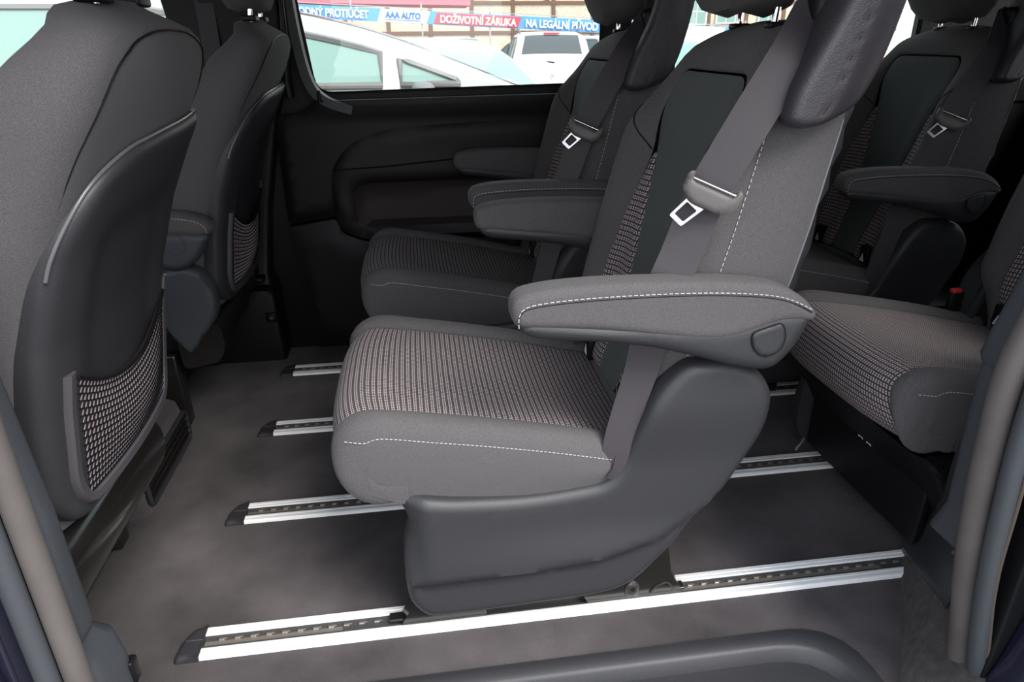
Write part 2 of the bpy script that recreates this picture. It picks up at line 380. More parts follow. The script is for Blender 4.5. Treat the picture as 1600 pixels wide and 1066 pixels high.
mb = MB().tube([(-.058, 1.976, .146), (-.058, 1.970, .146)], .005, 10); mb.done('striker_bolt', mat('brass bolt', (.5, .35, .12), .3, metal=1), t)
mb = MB().loft([[(x, y, z) for x, y in rnd([(a, 2.05), (a, 1.995), (b, 1.995), (b, 2.05)], .01)] for z, a, b in ((.76, .062, .082), (.80, .060, .078), (.93, .072, .088), (1.0, .078, .088))]); mb.done('pillar_grip', 'plastic_black', t)
ORG[0] = Vector((0, 0, 0))
# rest of the bodyshell
struct('ceiling', MB().box((-1.9, .55, 1.24), (2.6, 2.25, 1.29)), 'headliner', smooth=False)
struct('wall_front', MB().box((-1.68, .6, -.1), (-1.6, 2.15, .72)), 'plastic_black', smooth=False)
mb = MB().box((2.45, .6, -.1), (2.52, 2.15, .80)); mb.box((2.45, .6, .80), (2.5, .72, 1.24)); mb.box((2.45, 2.02, .80), (2.5, 2.15, 1.24)); struct('wall_rear', mb, 'plastic_dark', smooth=False)
mb = MB().box((1.30, .60, -.1), (2.5, .70, .78), .01); mb.box((1.9, .60, .76), (2.5, .68, 1.24)); mb.box((1.13, .60, 1.17), (2.5, .68, 1.24)); struct('wall_right_rear', mb, 'plastic_dark')
mb = MB().box((-1.6, .60, -.1), (-.06, .655, .72), .01); mb.box((-1.6, .60, 1.17), (-.05, .66, 1.24)); struct('wall_right_front', mb, 'plastic_dark')
mb = MB().box((-.06, .57, 1.17), (1.13, .70, 1.24), .01); struct('trim_3', mb, 'plastic_dark')
# near door frame, front side: trim, rubber seal, painted flange
def column(name, rows, m, parent=None):
    """rows: z, x0,x1 (trim between), y of the face"""
    mb = MB(); mb.loft([[(x, y, z) for x, y in resample(rnd([(x0, y1+.0), (x0, y0), (x1, y0), (x1, y1)], r, seg=5), n=36, closed=True)] for z, x0, x1, y0, y1, r in rows]); return mb.done(name, m, parent, kind=None if parent else 'structure')
t = thing('trim_4', (-.03, .65, -.1), None, None, kind='structure')
column('pillar_cover', [(-.03, -.12, -.004, .625, .712, .02), (.12, -.10, -.006, .625, .710, .02), (.20, -.09, -.009, .625, .706, .02), (.240, -.08, -.014, .625, .702, .02), (.262, -.07, -.028, .625, .690, .018), (.30, -.065, -.011, .625, .665, .014), (.45, -.06, -.010, .625, .66, .014), (.60, -.06, -.018, .625, .66, .014), (.9, -.07, -.025, .625, .66, .014), (1.2, -.08, -.03, .625, .66, .014)], 'trim', t)
mb = MB().box((-.014, .685, .150), (-.0035, .703, .185), .003); mb.done('clip_cover', 'plastic_black', t)
mb = MB().tube([(-.020, .612, z) for z in (-.05, .1, .25, .4, .6, .8, 1.2)], .0135, 14); mb.done('door_seal', 'rubber', t)
mb = MB().tube([(-.043, .600, z) for z in (-.05, .1, .25, .4, .6, .8, 1.2)], .0120, 14); mb.done('seal_lip', 'rubber2', t)
mb = MB().box((-.50, .52, -.3), (-.0585, .595, .72), .012); mb.box((-.075, .57, -.3), (-.05, .61, 1.24), .004); mb.done('painted_frame', 'paint', t)
# near door frame, rear side
t = thing('trim_5', (1.1, .66, 0), None, None, kind='structure')
L = [(1.262, .912, -.008), (1.235, .897, .036), (1.262, .897, .056), (1.262, .880, .12), (1.212, .82, .224), (1.172, .78, .304), (1.16, .76, .43)]
Rr = [(1.163, .712, .070), (1.136, .68, .124), (1.105, .663, .226), (1.091, .658, .33), (1.087, .656, .391), (1.086, .655, .43), (1.086, .655, .45)]
def strip(Ls, Rs, n=8, bulge=.006):
    mb = MB(); v = []; f = []; Lf = spl(Ls, n=30); Rf = spl(Rs, n=30)
    for a, b in zip(Lf, Rf):
        a, b = Vector(a), Vector(b)
        for j in range(n+1): q = a.lerp(b, j/n); q.y -= bulge*math.sin(PI*j/n); v.append(q)
    for i in range(30):
        for j in range(n): f.append((i*(n+1)+j, i*(n+1)+j+1, (i+1)*(n+1)+j+1, (i+1)*(n+1)+j))
    return mb.add(v, f)
strip(L, Rr).done('lower_cover', 'plastic', t)
column('pillar_cover', [(.238, 1.104, 1.18, .650, .73, .018), (.30, 1.094, 1.19, .65, .70, .014), (.40, 1.088, 1.19, .65, .70, .014), (.515, 1.083, 1.19, .65, .70, .014), (.522, 1.086, 1.19, .652, .69, .010)], 'trim', t)
column('belt_line_cover', [(.519, 1.083, 1.19, .65, .70, .012), (.53, 1.081, 1.22, .648, .705, .014), (.56, 1.088, 1.22, .648, .705, .014), (.64, 1.110, 1.25, .648, .705, .014), (.75, 1.14, 1.3, .648, .705, .014), (1.2, 1.17, 1.3, .648, .705, .014)], 'trim', t)
mb = MB().tube(spl([(1.086, .652, .247), (1.115, .648, .235), (1.13, .648, .225)], n=8), .003, 8); mb.done('trim_edge', 'rubber2', t)
mb = MB().tube(spl([(1.150, .63, -.05), (1.124, .632, .10), (1.098, .634, .23), (1.083, .636, .34), (1.073, .637, .46), (1.071, .637, .54), (1.088, .637, .62), (1.13, .637, .80), (1.15, .637, 1.2)], n=50), .0170, 14); mb.done('door_seal', 'rubber', t)
mb = MB().tube(spl([(1.157, .602, -.05), (1.133, .602, .06), (1.113, .602, .15), (1.096, .603, .26), (1.086, .604, .36), (1.080, .605, .45), (1.080, .605, .53), (1.097, .605, .62), (1.14, .605, .8), (1.16, .605, 1.2)], n=50), .0125, 14); mb.done('seal_lip', 'rubber2', t)
mb = MB().tube(spl([(1.152, .592, -.05), (1.129, .591, .10), (1.101, .592, .24), (1.092, .592, .36), (1.087, .593, .50), (1.10, .593, .62), (1.15, .593, .9)], n=50), .0025, 8); mb.done('seal_piping', mat('worn tan flock', (.07, .052, .04), .9), t)
mb = MB().box((1.125, .585, -.3), (1.30, .62, 1.24), .004); mb.done('jamb_shadow_gap', 'plastic_black', t)
# outer painted jamb with check-strap bolt, and sliding door edge
v = []; pr = [(-.35, 1.102), (-.05, 1.112), (.06, 1.118), (.12, 1.135), (.2, 1.150), (.3, 1.155), (.5, 1.150), (.9, 1.20)]
mb = MB(); mb.loft([[(x0, .560, z), (x0+.012, .535, z), (x0+.2, .520, z), (x0+.2, .585, z), (x0+.004, .583, z)] for z, x0 in pr]); mb.done('painted_frame', 'paint', t)
mb = MB().tube([(1.150, .553, .30), (1.150, .535, .30)], .006, 12); mb.done('bolt', 'label_white', t)
mb = MB().tube(spl([(1.118, .60, .36), (1.122, .58, .40), (1.125, .575, .47), (1.128, .58, .52)], n=14), .008, 8); mb.tube(spl([(1.126, .585, .38), (1.135, .57, .43), (1.136, .57, .50)], n=14), .005, 8); mb.done('door_guide_arm', 'black_gloss', t)
mb = MB().box((1.160, .45, -.35), (1.5, .515, 1.2), .012); mb.done('sliding_door_edge', 'trim', t)
ORG[0] = Vector((0, 0, 0))

# ================================================================ SEAT RAILS
RAILS = [.8855, 1.2238, 1.5669, 1.9008]; RW = .0327
RL = ['aluminium floor rail nearest the entry step, under the near middle seat', 'second aluminium floor rail from the entry step, crossing the open carpet', 'third aluminium floor rail from the entry step, with dark end cap', 'aluminium floor rail nearest the far door, mostly in shadow']
tooth = None
for i, y in enumerate(RAILS):
    x1 = (1.262, 2.3, 2.3, 2.3)[i]
    t = thing('seat_rail', (0, y, 0), RL[i], 'rail', 'aluminium seat rails in the floor')
    for s in (-1, 1):
        pr = [(.0125, .0004), (.0125, .0062), (.0145, .0074), (.0190, .0074), (.0197, .0066), (.0212, .0066), (.0219, .0074), (.0285, .0072), (.0315, .0050), (RW, .0006)]
        mb = MB(); mb.loft([[(x, y+s*a, b) for a, b in pr] for x in (0, x1)]); mb.done('flange', 'alu', t, smooth=False)
    mb = MB().box((.0, y-.0123, .0002), (x1, y+.0123, .0010)); mb.box((.0, y-.0124, .001), (x1, y-.0090, .0060)); mb.box((.0, y+.0065, .001), (x1, y+.0124, .0052)); mb.done('channel', 'gunmetal', t, smooth=False)
    mb = MB().box((.001, y-.0088, .0010), (x1 if i else .22, y+.0030, .0022)); 
    mb.done('inner_strip', 'tan_metal', t, smooth=False)
    if i == 0: MB().box((.72, y-.0088, .0010), (1.19, y+.0030, .0022)).done('inner_strip', 'tan_metal', t, smooth=False)
    x = .0215
    while x < x1-.02:
        if tooth is None:
            mb = MB().box((x, y+.0020, .0012), (x+.0095, y+.0068, .0050), .0012); mb.add([(x+.0095, y+.0068, .004), (x+.0095, y+.002, .004), (x+.015, y+.0058, .003), (x+.0148, y+.0066, .0015)], [(0, 1, 2, 3)])
            tooth = mb.done('rail_tooth', 'tan_metal', t, smooth=False); tx = x; ty = y
        elif not (.40 < x < .66 and i in (0, 2)):
            o = tooth.copy(); COL.objects.link(o); o.parent = t; o.location = (x-tx, 0, 0)
        x += .025
    # moulded end cap
    oc = rnd([(.0, RW+.001), (-.020, RW), (-.037, .006), (-.040, -RW+.004), (-.036, -RW-.002), (.0, -RW-.001)], [.001, .014, .02, .008, .006, .001], seg=6)
    v, f, _ = panel(oc, .005, lambda a, b, d: (a, y+b, .0012+.0085*rd(d, .010) if a < -.001 else .0098), lambda a, b, d: (a, y+b, .0003)); mk('end_cap', v, f, 'plastic', t)
    mb = MB().box((-.028, y+.0015, .0088), (-.001, y+.0032, .0103), .0006); mb.done('cap_ridge', 'plastic_grey', t)
# ================================================================ CAPTAIN SEATS
FX = [(.28, .690), (.36, .703), (.48, .745), (.60, .775), (.72, .805), (.84, .835), (.885, .852), (.91, .872), (.93, .90)]
XB = [(.28, .80), (.36, .825), (.48, .862), (.59, .895), (.70, .918), (.79, .936), (.86, .945), (.93, .945)]
def sm(a, b, x): t = max(0, min(1, (x-a)/(b-a))); return t*t*(3-2*t)
def backx(y, z):
    """front surface of the backrest; y measured from the seat centre"""
    a = abs(y); g = sm(.34, .46, z)*(1-sm(.74, .86, z))
    x = lerp(FX, z)-.046*sm(.10, .185, a)*g - .004*sm(.05, .11, a)*g
    x += .010*(a/.2)**2*sm(.78, .9, z)
    return x
BO = [(-.150, .30), (-.185, .38), (-.207, .46), (-.215, .56), (-.214, .66), (-.208, .74), (-.204, .80), (-.196, .85), (-.172, .885), (-.12, .905), (-.05, .915)]
BO = BO + [(0, .916)] + [(-a, b) for a, b in BO[::-1]]
def make_seat(label, usb=False):
    Y0 = 1.055
    T = thing('captain_seat', (.5, Y0, 0), label, 'seat', 'individual passenger seats on the rails')
    P3 = lambda x, y, z: (x, Y0+y, z)
    # ---- cushion, swept along its top line
    base = spl([(.335, .280), (.290, .282), (.257, .293), (.237, .322), (.234, .355), (.246, .386), (.276, .403), (.330, .400), (.430, .384), (.550, .360), (.660, .334), (.715, .322)], n=54)
    arc = [0]
    for a, b in zip(base, base[1:]): arc.append(arc[-1]+math.dist(a, b))
    def cush(i, y, out):
        a, b = base[max(0, i-1)], base[min(len(base)-1, i+1)]; tx, tz = b[0]-a[0], b[1]-a[1]; L = math.hypot(tx, tz); nx, nz = -tz/L, tx/L
        x, z = base[i]; wi = .162+.036*(1-sm(.10, .19, arc[i])); a_ = abs(y); y = math.copysign(a_*wi/.162 if a_ <= .162 else wi+(a_-.162)*(.217-wi)/.055, y); back = .030*(abs(y)/.217)**3*(1-sm(.26, .40, x))
        sag = -.006*(1-(y/.16)**2)*sm(.30, .45, x) if abs(y) < .16 else 0
        o = out+sag
        if out < -.03: # side wall: keep it upright
            k = min(1, (-out-.03)/.07); zz = z-.03*nz; xx = x-nx*.03+back
            qx = max(xx, .268); qz = lerp([(.265, .325), (.293, .295), (.337, .275), (.52, .260), (.64, .277), (.72, .285)], qx)
            if zz < qz: return P3(xx, y, zz+(max(zz, .268)-zz)*k)
            return P3(xx+(qx-xx)*k, y, zz+(qz-zz)*k)
        return P3(x+nx*o+back, y, z+nz*o)
    def cushion_part(name, m, prof, uv=False):
        v = []; f = []; U = []; n = len(prof)
        for i in range(len(base)):
            for (y, o) in prof: v.append(cush(i, y, o*sm(-.01, .06, arc[i]) if o > 0 else o)); U.append((y, arc[i]))
        for i in range(len(base)-1):
            for k in range(n-1): f.append((i*n+k, i*n+k+1, (i+1)*n+k+1, (i+1)*n+k))
        return mk(name, v, f, m, T, uvs=U)
    ins = [(-.162, -.007), (-.160, -.003), (-.156, -.0005)]+[(-.14+.02*k, 0) for k in range(15)]+[(.156, -.0005), (.160, -.003), (.162, -.007)]
    cushion_part('cushion_insert', 'pattern', ins)
    for s in (-1, 1):
        bp_ = [(.162, -.007), (.1635, -.001), (.168, .006), (.178, .011), (.190, .012), (.200, .008), (.208, .001), (.213, -.010), (.216, -.022), (.217, -.035), (.218, -.050), (.2175, -.065), (.216, -.080), (.213, -.100), (.195, -.110)]
        b_ = cushion_part('cushion_bolster', 'fabric', [(s*a, o) for a, o in bp_])
        ps = [Vector(cush(i, s*.2145, -.016)) for i in range(len(base)) if arc[i] > .118]
        for p in ps: p.y += s*.0012
        ps = [p for p in ps if p.x > .292 and p.z > .3]
        ps = [Vector((.2665, ps[0].y-s*.0035, ps[0].z+.004)), Vector((.278, ps[0].y-s*.001, ps[0].z+.003))]+ps
        stitches(ps, (0, s, 0), 'stitching', b_, kind='stuff')
    # cushion underside
    mb = MB().box(P3(.335, -.19, .245), P3(.70, .19, .283), .01); mb.done('seat_pan', 'plastic_black', T)
    # ---- side shells
    so = [(.338, .288), (.344, .240), (.335, .195), (.333, .150), (.336, .090), (.357, .056), (.390, .047), (.53, .050), (.675, .062), (.746, .122), (.812, .215), (.850, .285), (.879, .353), (.884, .410), (.872, .442), (.845, .468), (.810, .480), (.775, .482), (.745, .475), (.708, .430), (.685, .370), (.668, .318), (.645, .284), (.60, .274), (.52, .270), (.42, .278)]
    so = spl(so, step=.007, closed=True)
    crease = [(.30, .128), (.377, .133), (.522, .136), (.636, .145), (.732, .174), (.798, .222), (.85, .285), (.9, .38)]
    def cz(x): return lerp(crease, x)
    for s in (-1, 1):
        ys = -.236
        if usb and s == -1: continue
        def fr(x, z, d):
            below = 1-sm(cz(x)-.014, cz(x)+.001, z)
            scoop = .010*math.exp(-((x-.62)/.2)**2)*sm(.14, .22, z)*(1-sm(.3, .42, z))
            waist = .016*(1-sm(.34, .375, x))*sm(.08, .2, z)
            top = .006*sm(.30, .42, z)
            return P3(x, s*(-1)*(ys+.018*(1-rd(d, .018))+.015*below+scoop+waist-top), z)
        v, f, _ = panel(so, .012, fr, lambda x, z, d: P3(x, -s*(ys+.056-.008*(x < .6)), z), rings=(.0015, .004, .008, .013, .018))
        sh = mk('side_shell', v, f, 'plastic', T)
        # inner strip of the shell facing the belt
        mb = MB(); ir = spl([(.664, .300), (.690, .36), (.712, .42), (.745, .462), (.785, .466)], n=14); mb.ribbon([P3(x+.004, -s*-.190, z-.006) for x, z in ir], (0, 1, 0), .020, .006); mb.done('hinge_cover', 'green_plastic', T)
        # feet on the rails
        ry = -.1695*s
        for (xa, xb) in ((.318, .40), (.665, .800)):
            mb = MB()
            if usb and xa < .5: continue
            if xa < .5:
                mb.prism([(xa, .0085), (xb+.06, .0085), (xb+.06, .09), (xb-.02, .09), (xa+.022, .050), (xa+.004, .016)], lambda x, z: P3(x, ry-.016, z), lambda x, z: P3(x, ry+.014, z)); mb.box(P3(xa-.02, ry-.008, .0075), P3(xb, ry+.010, .014), .002)
            else:
                mb.prism([(xa-.03, .0085), (xb, .0085), (xb+.004, .014), (xb-.020, .055), (xb-.03, .120), (xa, .16), (xa-.08, .11)], lambda x, z: P3(x, ry-.014, z), lambda x, z: P3(x, ry+.012, z)); mb.box(P3(xa, ry-.008, .0075), P3(xb+.012, ry+.010, .013), .002)
            ft = mb.done('rail_foot', 'black_gloss', T, smooth=False)
            if xa > .5:
                o = rnd([(.700, .012), (.700, .040), (.712, .050), (.724, .040), (.724, .012)], .008); v, f, _ = panel(o, .006, lambda x, z, d: P3(x, ry-.0165-.003*rd(d, .004), z), lambda x, z, d: P3(x, ry-.013, z)); mk('foot_tab', v, f, mat('satin black steel', (.08, .075, .072), .3, metal=.6) if 'satin black steel' not in bpy.data.materials else bpy.data.materials['satin black steel'], ft)
                mb = MB().tube([P3(.712, ry-.018, .033), P3(.712, ry-.021, .033)], .0042, 12); mb.done('rivet', 'black_gloss', ft)
                mb = MB().tube(spl([P3(.745, ry-.015, .016), P3(.755, ry-.016, .030), P3(.775, ry-.016, .036), P3(.788, ry-.015, .016)], n=14), .002, 6); mb.done('pressed_bead', bpy.data.materials['satin black steel'], ft)
    # ---- under-seat frame
    mb = MB().box(P3(.36, -.18, .05), P3(.375, .18, .25), .004); mb.box(P3(.372, -.165, .09), P3(.70, .165, .235), .01); mb.done('base_frame', 'plastic_black', T)
    if usb:
        # curved front panel with a pair of sockets and a black tube across the floor
        pr = spl([(.300, .262), (.318, .235), (.352, .18), (.395, .10), (.410, .052)], n=16)
        v = []; f = []
        for k in range(11):
            for x, z in pr: v.append(P3(x+(.02 if k == 0 else 0), -.235+.0455*k, z))
        for k in range(10):
            for i in range(16): f.append((k*17+i, k*17+i+1, (k+1)*17+i+1, (k+1)*17+i))
        fp = mk('front_panel', v, f, 'plastic_black', T)
        for yy in (-.013, .013):
            mb = MB(); P = rnd([(-.0065, -.0035), (.0065, -.0035), (.0065, .0035), (-.0065, .0035)], .0034)
            c = Vector(P3(.3595, yy-.004, .165)); sl = Vector((.53, 0, -.85)); mb.tube([c+Vector((0, a, 0))+sl*b for a, b in P], .0007, 6, closed=True); mb.done('usb_socket', 'label_white', fp)
        sc = resample(rnd([(.305, .262), (.322, .235), (.356, .18), (.399, .10), (.414, .030), (.62, .03), (.62, .278), (.42, .268)], [.005, .02, .03, .02, .01, .01, .01, .01]), step=.01, closed=True)
        v, f, _ = panel(sc, .02, lambda x, z, d: P3(x, -.228-.010*rd(d, .012), z), lambda x, z, d: P3(x, -.205, z), rings=(.003, .007, .012)); mk('side_cover', v, f, 'plastic_dark', T)
        mb = MB().tube([P3(.430, -.20, .030), P3(.430, .20, .030)], .020, 16); mb.done('cross_tube', 'black_gloss', T)
        mb = MB().tube([P3(.428, -.206, .030), P3(.428, -.200, .030)], .012, 14); mb.done('tube_end', 'chrome', T)
        mb = MB().tube([P3(.40, .19, .125), P3(.355, .205, .012)], .0035, 8); mb.done('release_bar', 'chrome', T)
    # ---- backrest cover with hole for the centre panel and striped inserts
    cen = [(-.118, .848), (.118, .848), (.128, .80), (.106, .72), (.080, .60), (.060, .48), (.052, .40), (.048, .34), (-.048, .34), (-.052, .40), (-.060, .48), (-.080, .60), (-.106, .72), (-.128, .80)]
    cen = rnd(cen, [.028, .028, .03, .03, .05, .05, .03, .01, .01, .03, .05, .05, .03, .03])
    outl = spl(BO, step=.010)
    outl = outl+resample([outl[-1], outl[0]], step=.01)[1:-1]
    hole = [(-.121, .851), (.121, .851), (.132, .80), (.1185, .72), (.133, .62), (.142, .50), (.140, .40), (.130, .337), (-.130, .337), (-.140, .40), (-.142, .50), (-.133, .62), (-.1185, .72), (-.132, .80)]
    hole = resample(rnd(hole, [.028, .028, .03, .02, .05, .05, .03, .01, .01, .03, .05, .05, .02, .03]), step=.008, closed=True)
    def cov(y, z, d):
        do = dist(y, z, outl); dh = dist(y, z, hole)
        return P3(backx(y, z)+.040*(1-rd(do, .045))+.006*(1-rd(dh, .010)), y, z)
    v, f, _ = panel(outl, .012, cov, holes=[hole], rings=(.002, .005, .010)); mk('backrest_cover', v, f, 'fabric', T)
    cen2 = resample(cen, step=.009, closed=True)
    v, f, _ = panel(cen2, .014, lambda y, z, d: P3(backx(y, z)+.005*(1-rd(d, .008))-.002, y, z)); mk('centre_panel', v, f, 'fabric2', T)
    for s in (-1, 1):
        st = [(.1065, .722), (.1155, .715), (.1325, .62), (.1415, .50), (.1395, .40), (.1295, .34), (.049, .34), (.053, .40), (.061, .48), (.081, .60)]
        st = resample([(s*a, b) for a, b in rnd(st, .012)], step=.008, closed=True)
        v, f, uv = panel(st, .010, lambda y, z, d: P3(backx(y, z)+.005*(1-rd(d, .007))-.001, y, z)); mk('striped_insert', v, f, 'pattern', T, uvs=uv)
        # dark seam between crown and bolster
        mb = MB().tube([P3(backx(s*a, b)-.0005+.040*(1-rd(dist(s*a, b, outl), .045)), s*a, b) for a, b in spl([(.117, .722), (.145, .745), (.175, .775), (.196, .800)], n=14)], .0012, 6); mb.done('seam', 'plastic_black', T)
    # ---- sides of the backrest out to the piping
    N = len(outl); rows = 7; v = []
    ol = [p for p in outl]
    def side(y, z, k):
        xf = backx(y, z)+.040; xb = lerp(XB, z)
        if z > .86: xb = lerp(XB, z)
        ny = y*(1+.035*math.sin(PI*k)); return P3(xf+(xb-xf)*k, ny, z+.004*math.sin(PI*k)*sm(.8, .9, z))
    f = []
    for y, z in ol:
        for k in range(rows): v.append(side(y, z, k/(rows-1)))
    for i in range(N):
        for k in range(rows-1): f.append((i*rows+k, i*rows+k+1, ((i+1) % N)*rows+k+1, ((i+1) % N)*rows+k))
    mk('backrest_side', v, f, 'fabric', T)
    for s in (-1, 1):
        zz = [.785-.0125*k for k in range(32)]
        def yb(z):
            pts = sorted([(b, abs(a)) for a, b in BO if a <= 0]); return lerp(pts, z)
        stitches([P3(lerp(FX, z)+.010-.012*sm(.5, .42, z)*0, s*(yb(z)*1.02+.0008), z) for z in zz], (0, s, 0), 'stitching', T, L=.005, gap=.003, kind='stuff')
        mb = MB().tube([P3(lerp(XB, z)-.001, s*(yb(z)+.0005), z) for z in [.80-.0125*k for k in range(34)]], .0016, 8); mb.done('piping', mat('pale piping', (.13, .125, .13), .4) if 'pale piping' not in bpy.data.materials else bpy.data.materials['pale piping'], T)
    # ---- plastic back shell
    bs = [(a, b) for a, b in outl]
    v, f, _ = panel(bs, .03, lambda y, z, d: P3(lerp(XB, z)+.030*rd(d, .05), y, z), lambda y, z, d: P3(lerp(XB, z)-.004, y, z)); mk('back_shell', v, f, 'plastic', T)
    # child seat anchor marks
    for s in (-1, 1):
        mb = MB().box(P3(.692, s*.11-.017, .335), P3(.712, s*.11+.017, .385), .004); q = mb.done('anchor_housing', 'plastic_black', T)
        mb = MB().add([P3(.6912, s*.11-.010, .343), P3(.6912, s*.11+.010, .343), P3(.6912, s*.11, .366)], [(0, 1, 2)]); mb.done('anchor_mark', 'label_white', q, smooth=False)
    # ---- buckle with red button on the inner side
    mb = MB().box(P3(.640, .185, .345), P3(.672, .200, .392), .005); bk = mb.done('buckle', 'plastic_black', T)
    mb = MB().box(P3(.642, .186, .388), P3(.664, .199, .398), .003); mb.done('buckle_button', 'red', bk)
    # ---- shoulder belt tower (near side)
    to = resample(rnd([(.830, .802), (.836, .835), (.850, .868), (.885, .940), (.895, 1.0), (.985, 1.0), (.972, .925), (.955, .860), (.932, .812), (.885, .797), (.85, .793)], [.012, .03, .03, .03, .02, .03, .05, .05, .03, .03, .01]), step=.008, closed=True)
    ts = [(.859, .79), (.873, .811), (.887, .84), (.901, .888), (.915, .935), (.93, 1.02)]
    def tf(x, z, d):
        xs = lerp([(b, a) for a, b in ts], z); side_ = sm(xs, xs+.05, x)*.020; gr = .0025*math.exp(-((x-xs)/.0016)**2)
        return P3(x, -.262+.022*(1-rd(d, .012))+side_+gr, z)
    v, f, _ = panel(to, .006, tf, lambda x, z, d: P3(x+.032-.0*z, -.135, z+.004), rings=(.002, .005, .009, .014)); tw = mk('belt_tower', v, f, 'leather', T)
    mb = MB().tube([P3(.857, -.236, .797), *[P3(a, tf(a, b, .03)[1]-Y0-.0002, b) for a, b in spl([(.8735, .812), (.887, .84), (.901, .888), (.914, .935), (.92, .96)], n=16)]], .0007, 6); mb.done('tower_seam', 'plastic_black', tw)
    mb = MB().box(P3(.890, -.185, .905), P3(.925, -.128, .955), .012); mb.done('belt_slot', 'plastic_black', tw)
    # ---- seat belt
    bpth = [(.915, -.158, .938), (.900, -.164, .925), (.876, -.178, .893), (.843, -.188, .844), (.808, -.194, .787), (.772, -.195, .721), (.758, -.195, .686), (.736, -.199, .626), (.722, -.203, .592), (.702, -.206, .518), (.690, -.208, .459), (.672, -.212, .395), (.660, -.216, .338), (.658, -.219, .286)]
    bp2 = spl(bpth, n=60); wd = []
    for p in bp2: k = sm(.50, .40, p[2]); wd.append((.30-.1*k, .95-.75*k, .12))
    wd = [Vector((.80, -.42+.2*(1-sm(.40, .56, p[2])), -.30*sm(.4, .5, p[2]))) for p in bp2]
    bp2 = [(x-.014*sm(.52, .60, z)*(1-sm(.86, .92, z)), y-.032*sm(.52, .60, z)*(1-sm(.86, .92, z)), z+.006*sm(.52, .60, z)) for x, y, z in bp2]
    mb = MB().ribbon([P3(*p) for p in bp2], wd, [.0262-.004*(1-sm(.40, .56, p[2])) for p in bp2], .0007); bl = mb.done('seat_belt', 'belt', T)
    mb = MB().ribbon([P3(.905, -.150, .925), P3(.897, -.145, .905), P3(.905, -.140, .885)], (.3, .9, .2), .020, .004); mb.done('belt_fold', 'belt', bl)
    c = Vector(P3(.752, -.240, .717)); tdir = (Vector(P3(*bpth[7]))-Vector(P3(*bpth[4]))).normalized(); wv = Vector((.80, -.42, -.30)); wv = (wv-tdir*wv.dot(tdir)).normalized(); nv = tdir.cross(wv).normalized()
    if nv.x > 0: nv = -nv
    og = rnd([(-.036, .016), (-.030, .020), (-.026, .008), (.026, .008), (.030, .020), (.037, .016), (.037, -.004), (.022, -.019), (-.022, -.019), (-.037, -.004)], [.004, .003, .004, .004, .003, .005, .012, .01, .01, .012])
    v, f, _ = panel(og, .006, lambda a, b, d: tuple(c+wv*a-tdir*b+nv*(.0045+.004*rd(d, .006))), lambda a, b, d: tuple(c+wv*a-tdir*b-nv*.002)); lt = mk('latch_plate', v, f, 'latch', bl)
    mb = MB().tube([c+wv*a-tdir*.011+nv*.006 for a in (-.028, .028)], .0016, 8); mb.done('slot_edge', 'chrome', bl)
    tg = rnd([(-.0125, -.016), (.0125, -.016), (.0105, -.052), (-.0105, -.052)], .003); th_ = rnd([(-.0085, -.025), (.0085, -.025), (.0075, -.046), (-.0075, -.046)], .002)
    wq = (wv+tdir*.35).normalized(); tq = (tdir-wv*.45).normalized()
    v, f, _ = panel(tg, .01, lambda a, b, d: tuple(c+wq*(a-.004)-tq*b+nv*.004), lambda a, b, d: tuple(c+wq*(a-.004)-tq*b+nv*.0015), holes=[th_]); mk('tongue', v, f, 'tongue_steel', bl, smooth=False)
    mb = MB().ribbon([P3(.676, -.210, .330), P3(.668, -.216, .300), P3(.655, -.217, .284)], (.9, .3, .3), .018, .001); mb.done('belt_end', 'pattern' if False else 'belt', bl)
    # ---- armrests
    pad = spl([(.496, .584), (.499, .599), (.513, .608), (.553, .614), (.618, .616), (.702, .614), (.788, .609), (.847, .600), (.885, .582), (.909, .557), (.903, .548), (.859, .549), (.816, .537), (.785, .530), (.745, .531), (.691, .540), (.621, .552), (.554, .559), (.504, .565)], step=.009, closed=True)
    bas = resample(rnd([(.503, .570), (.507, .556), (.520, .547), (.540, .543), (.614, .534), (.684, .522), (.757, .500), (.804, .484), (.847, .476), (.863, .480), (.885, .504), (.905, .548), (.900, .562), (.856, .565), (.795, .548), (.621, .560), (.52, .575)], .02), step=.009, closed=True)
    arms = []
    for s in (-1, 1):
        A = Vector(P3(.86, s*.245, .53))
        if usb and s == 1:   # raised armrest on the rear near seat
            th2 = math.radians(78); R_ = lambda x, y, z: tuple(A+Vector((math.cos(th2)*(x-.86)-(-math.sin(th2))*(z-.53)*1.0, y-A.y, -math.sin(th2)*(x-.86)+math.cos(th2)*(z-.53))))
            R_ = lambda x, y, z: (A.x+math.cos(th2)*(x-A.x)+math.sin(th2)*(z-A.z), y, A.z-math.sin(th2)*(x-A.x)+math.cos(th2)*(z-A.z))
        else: R_ = lambda x, y, z: (x, y, z)
        y0 = -.272; y1 = -.222
        pf = lambda x, z, d: R_(x, Y0-s*(y0+.011*(1-rd(d, .013))), z)
        pb = lambda x, z, d: R_(x, Y0-s*(y1-.011*(1-rd(d, .013))), z)
        v, f, _ = panel(pad, .008, pf, pb, rings=(.001, .004, .008, .013)); ar = mk('armrest', v, f, 'fabric', T)
        pf2 = lambda x, z, d: R_(x, Y0-s*(y0+.001+.014*(1-rd(d, .022))), z)
        pb2 = lambda x, z, d: R_(x, Y0-s*(y1-.001-.014*(1-rd(d, .022))), z)
        v, f, _ = panel(bas, .008, pf2, pb2, rings=(.002, .006, .012, .018)); mk('armrest_base', v, f, 'plastic', ar)
        bt = resample(rnd([(.816, .538), (.858, .551), (.866, .530), (.862, .511), (.848, .502), (.834, .503), (.820, .517)], .008), step=.004, closed=True)
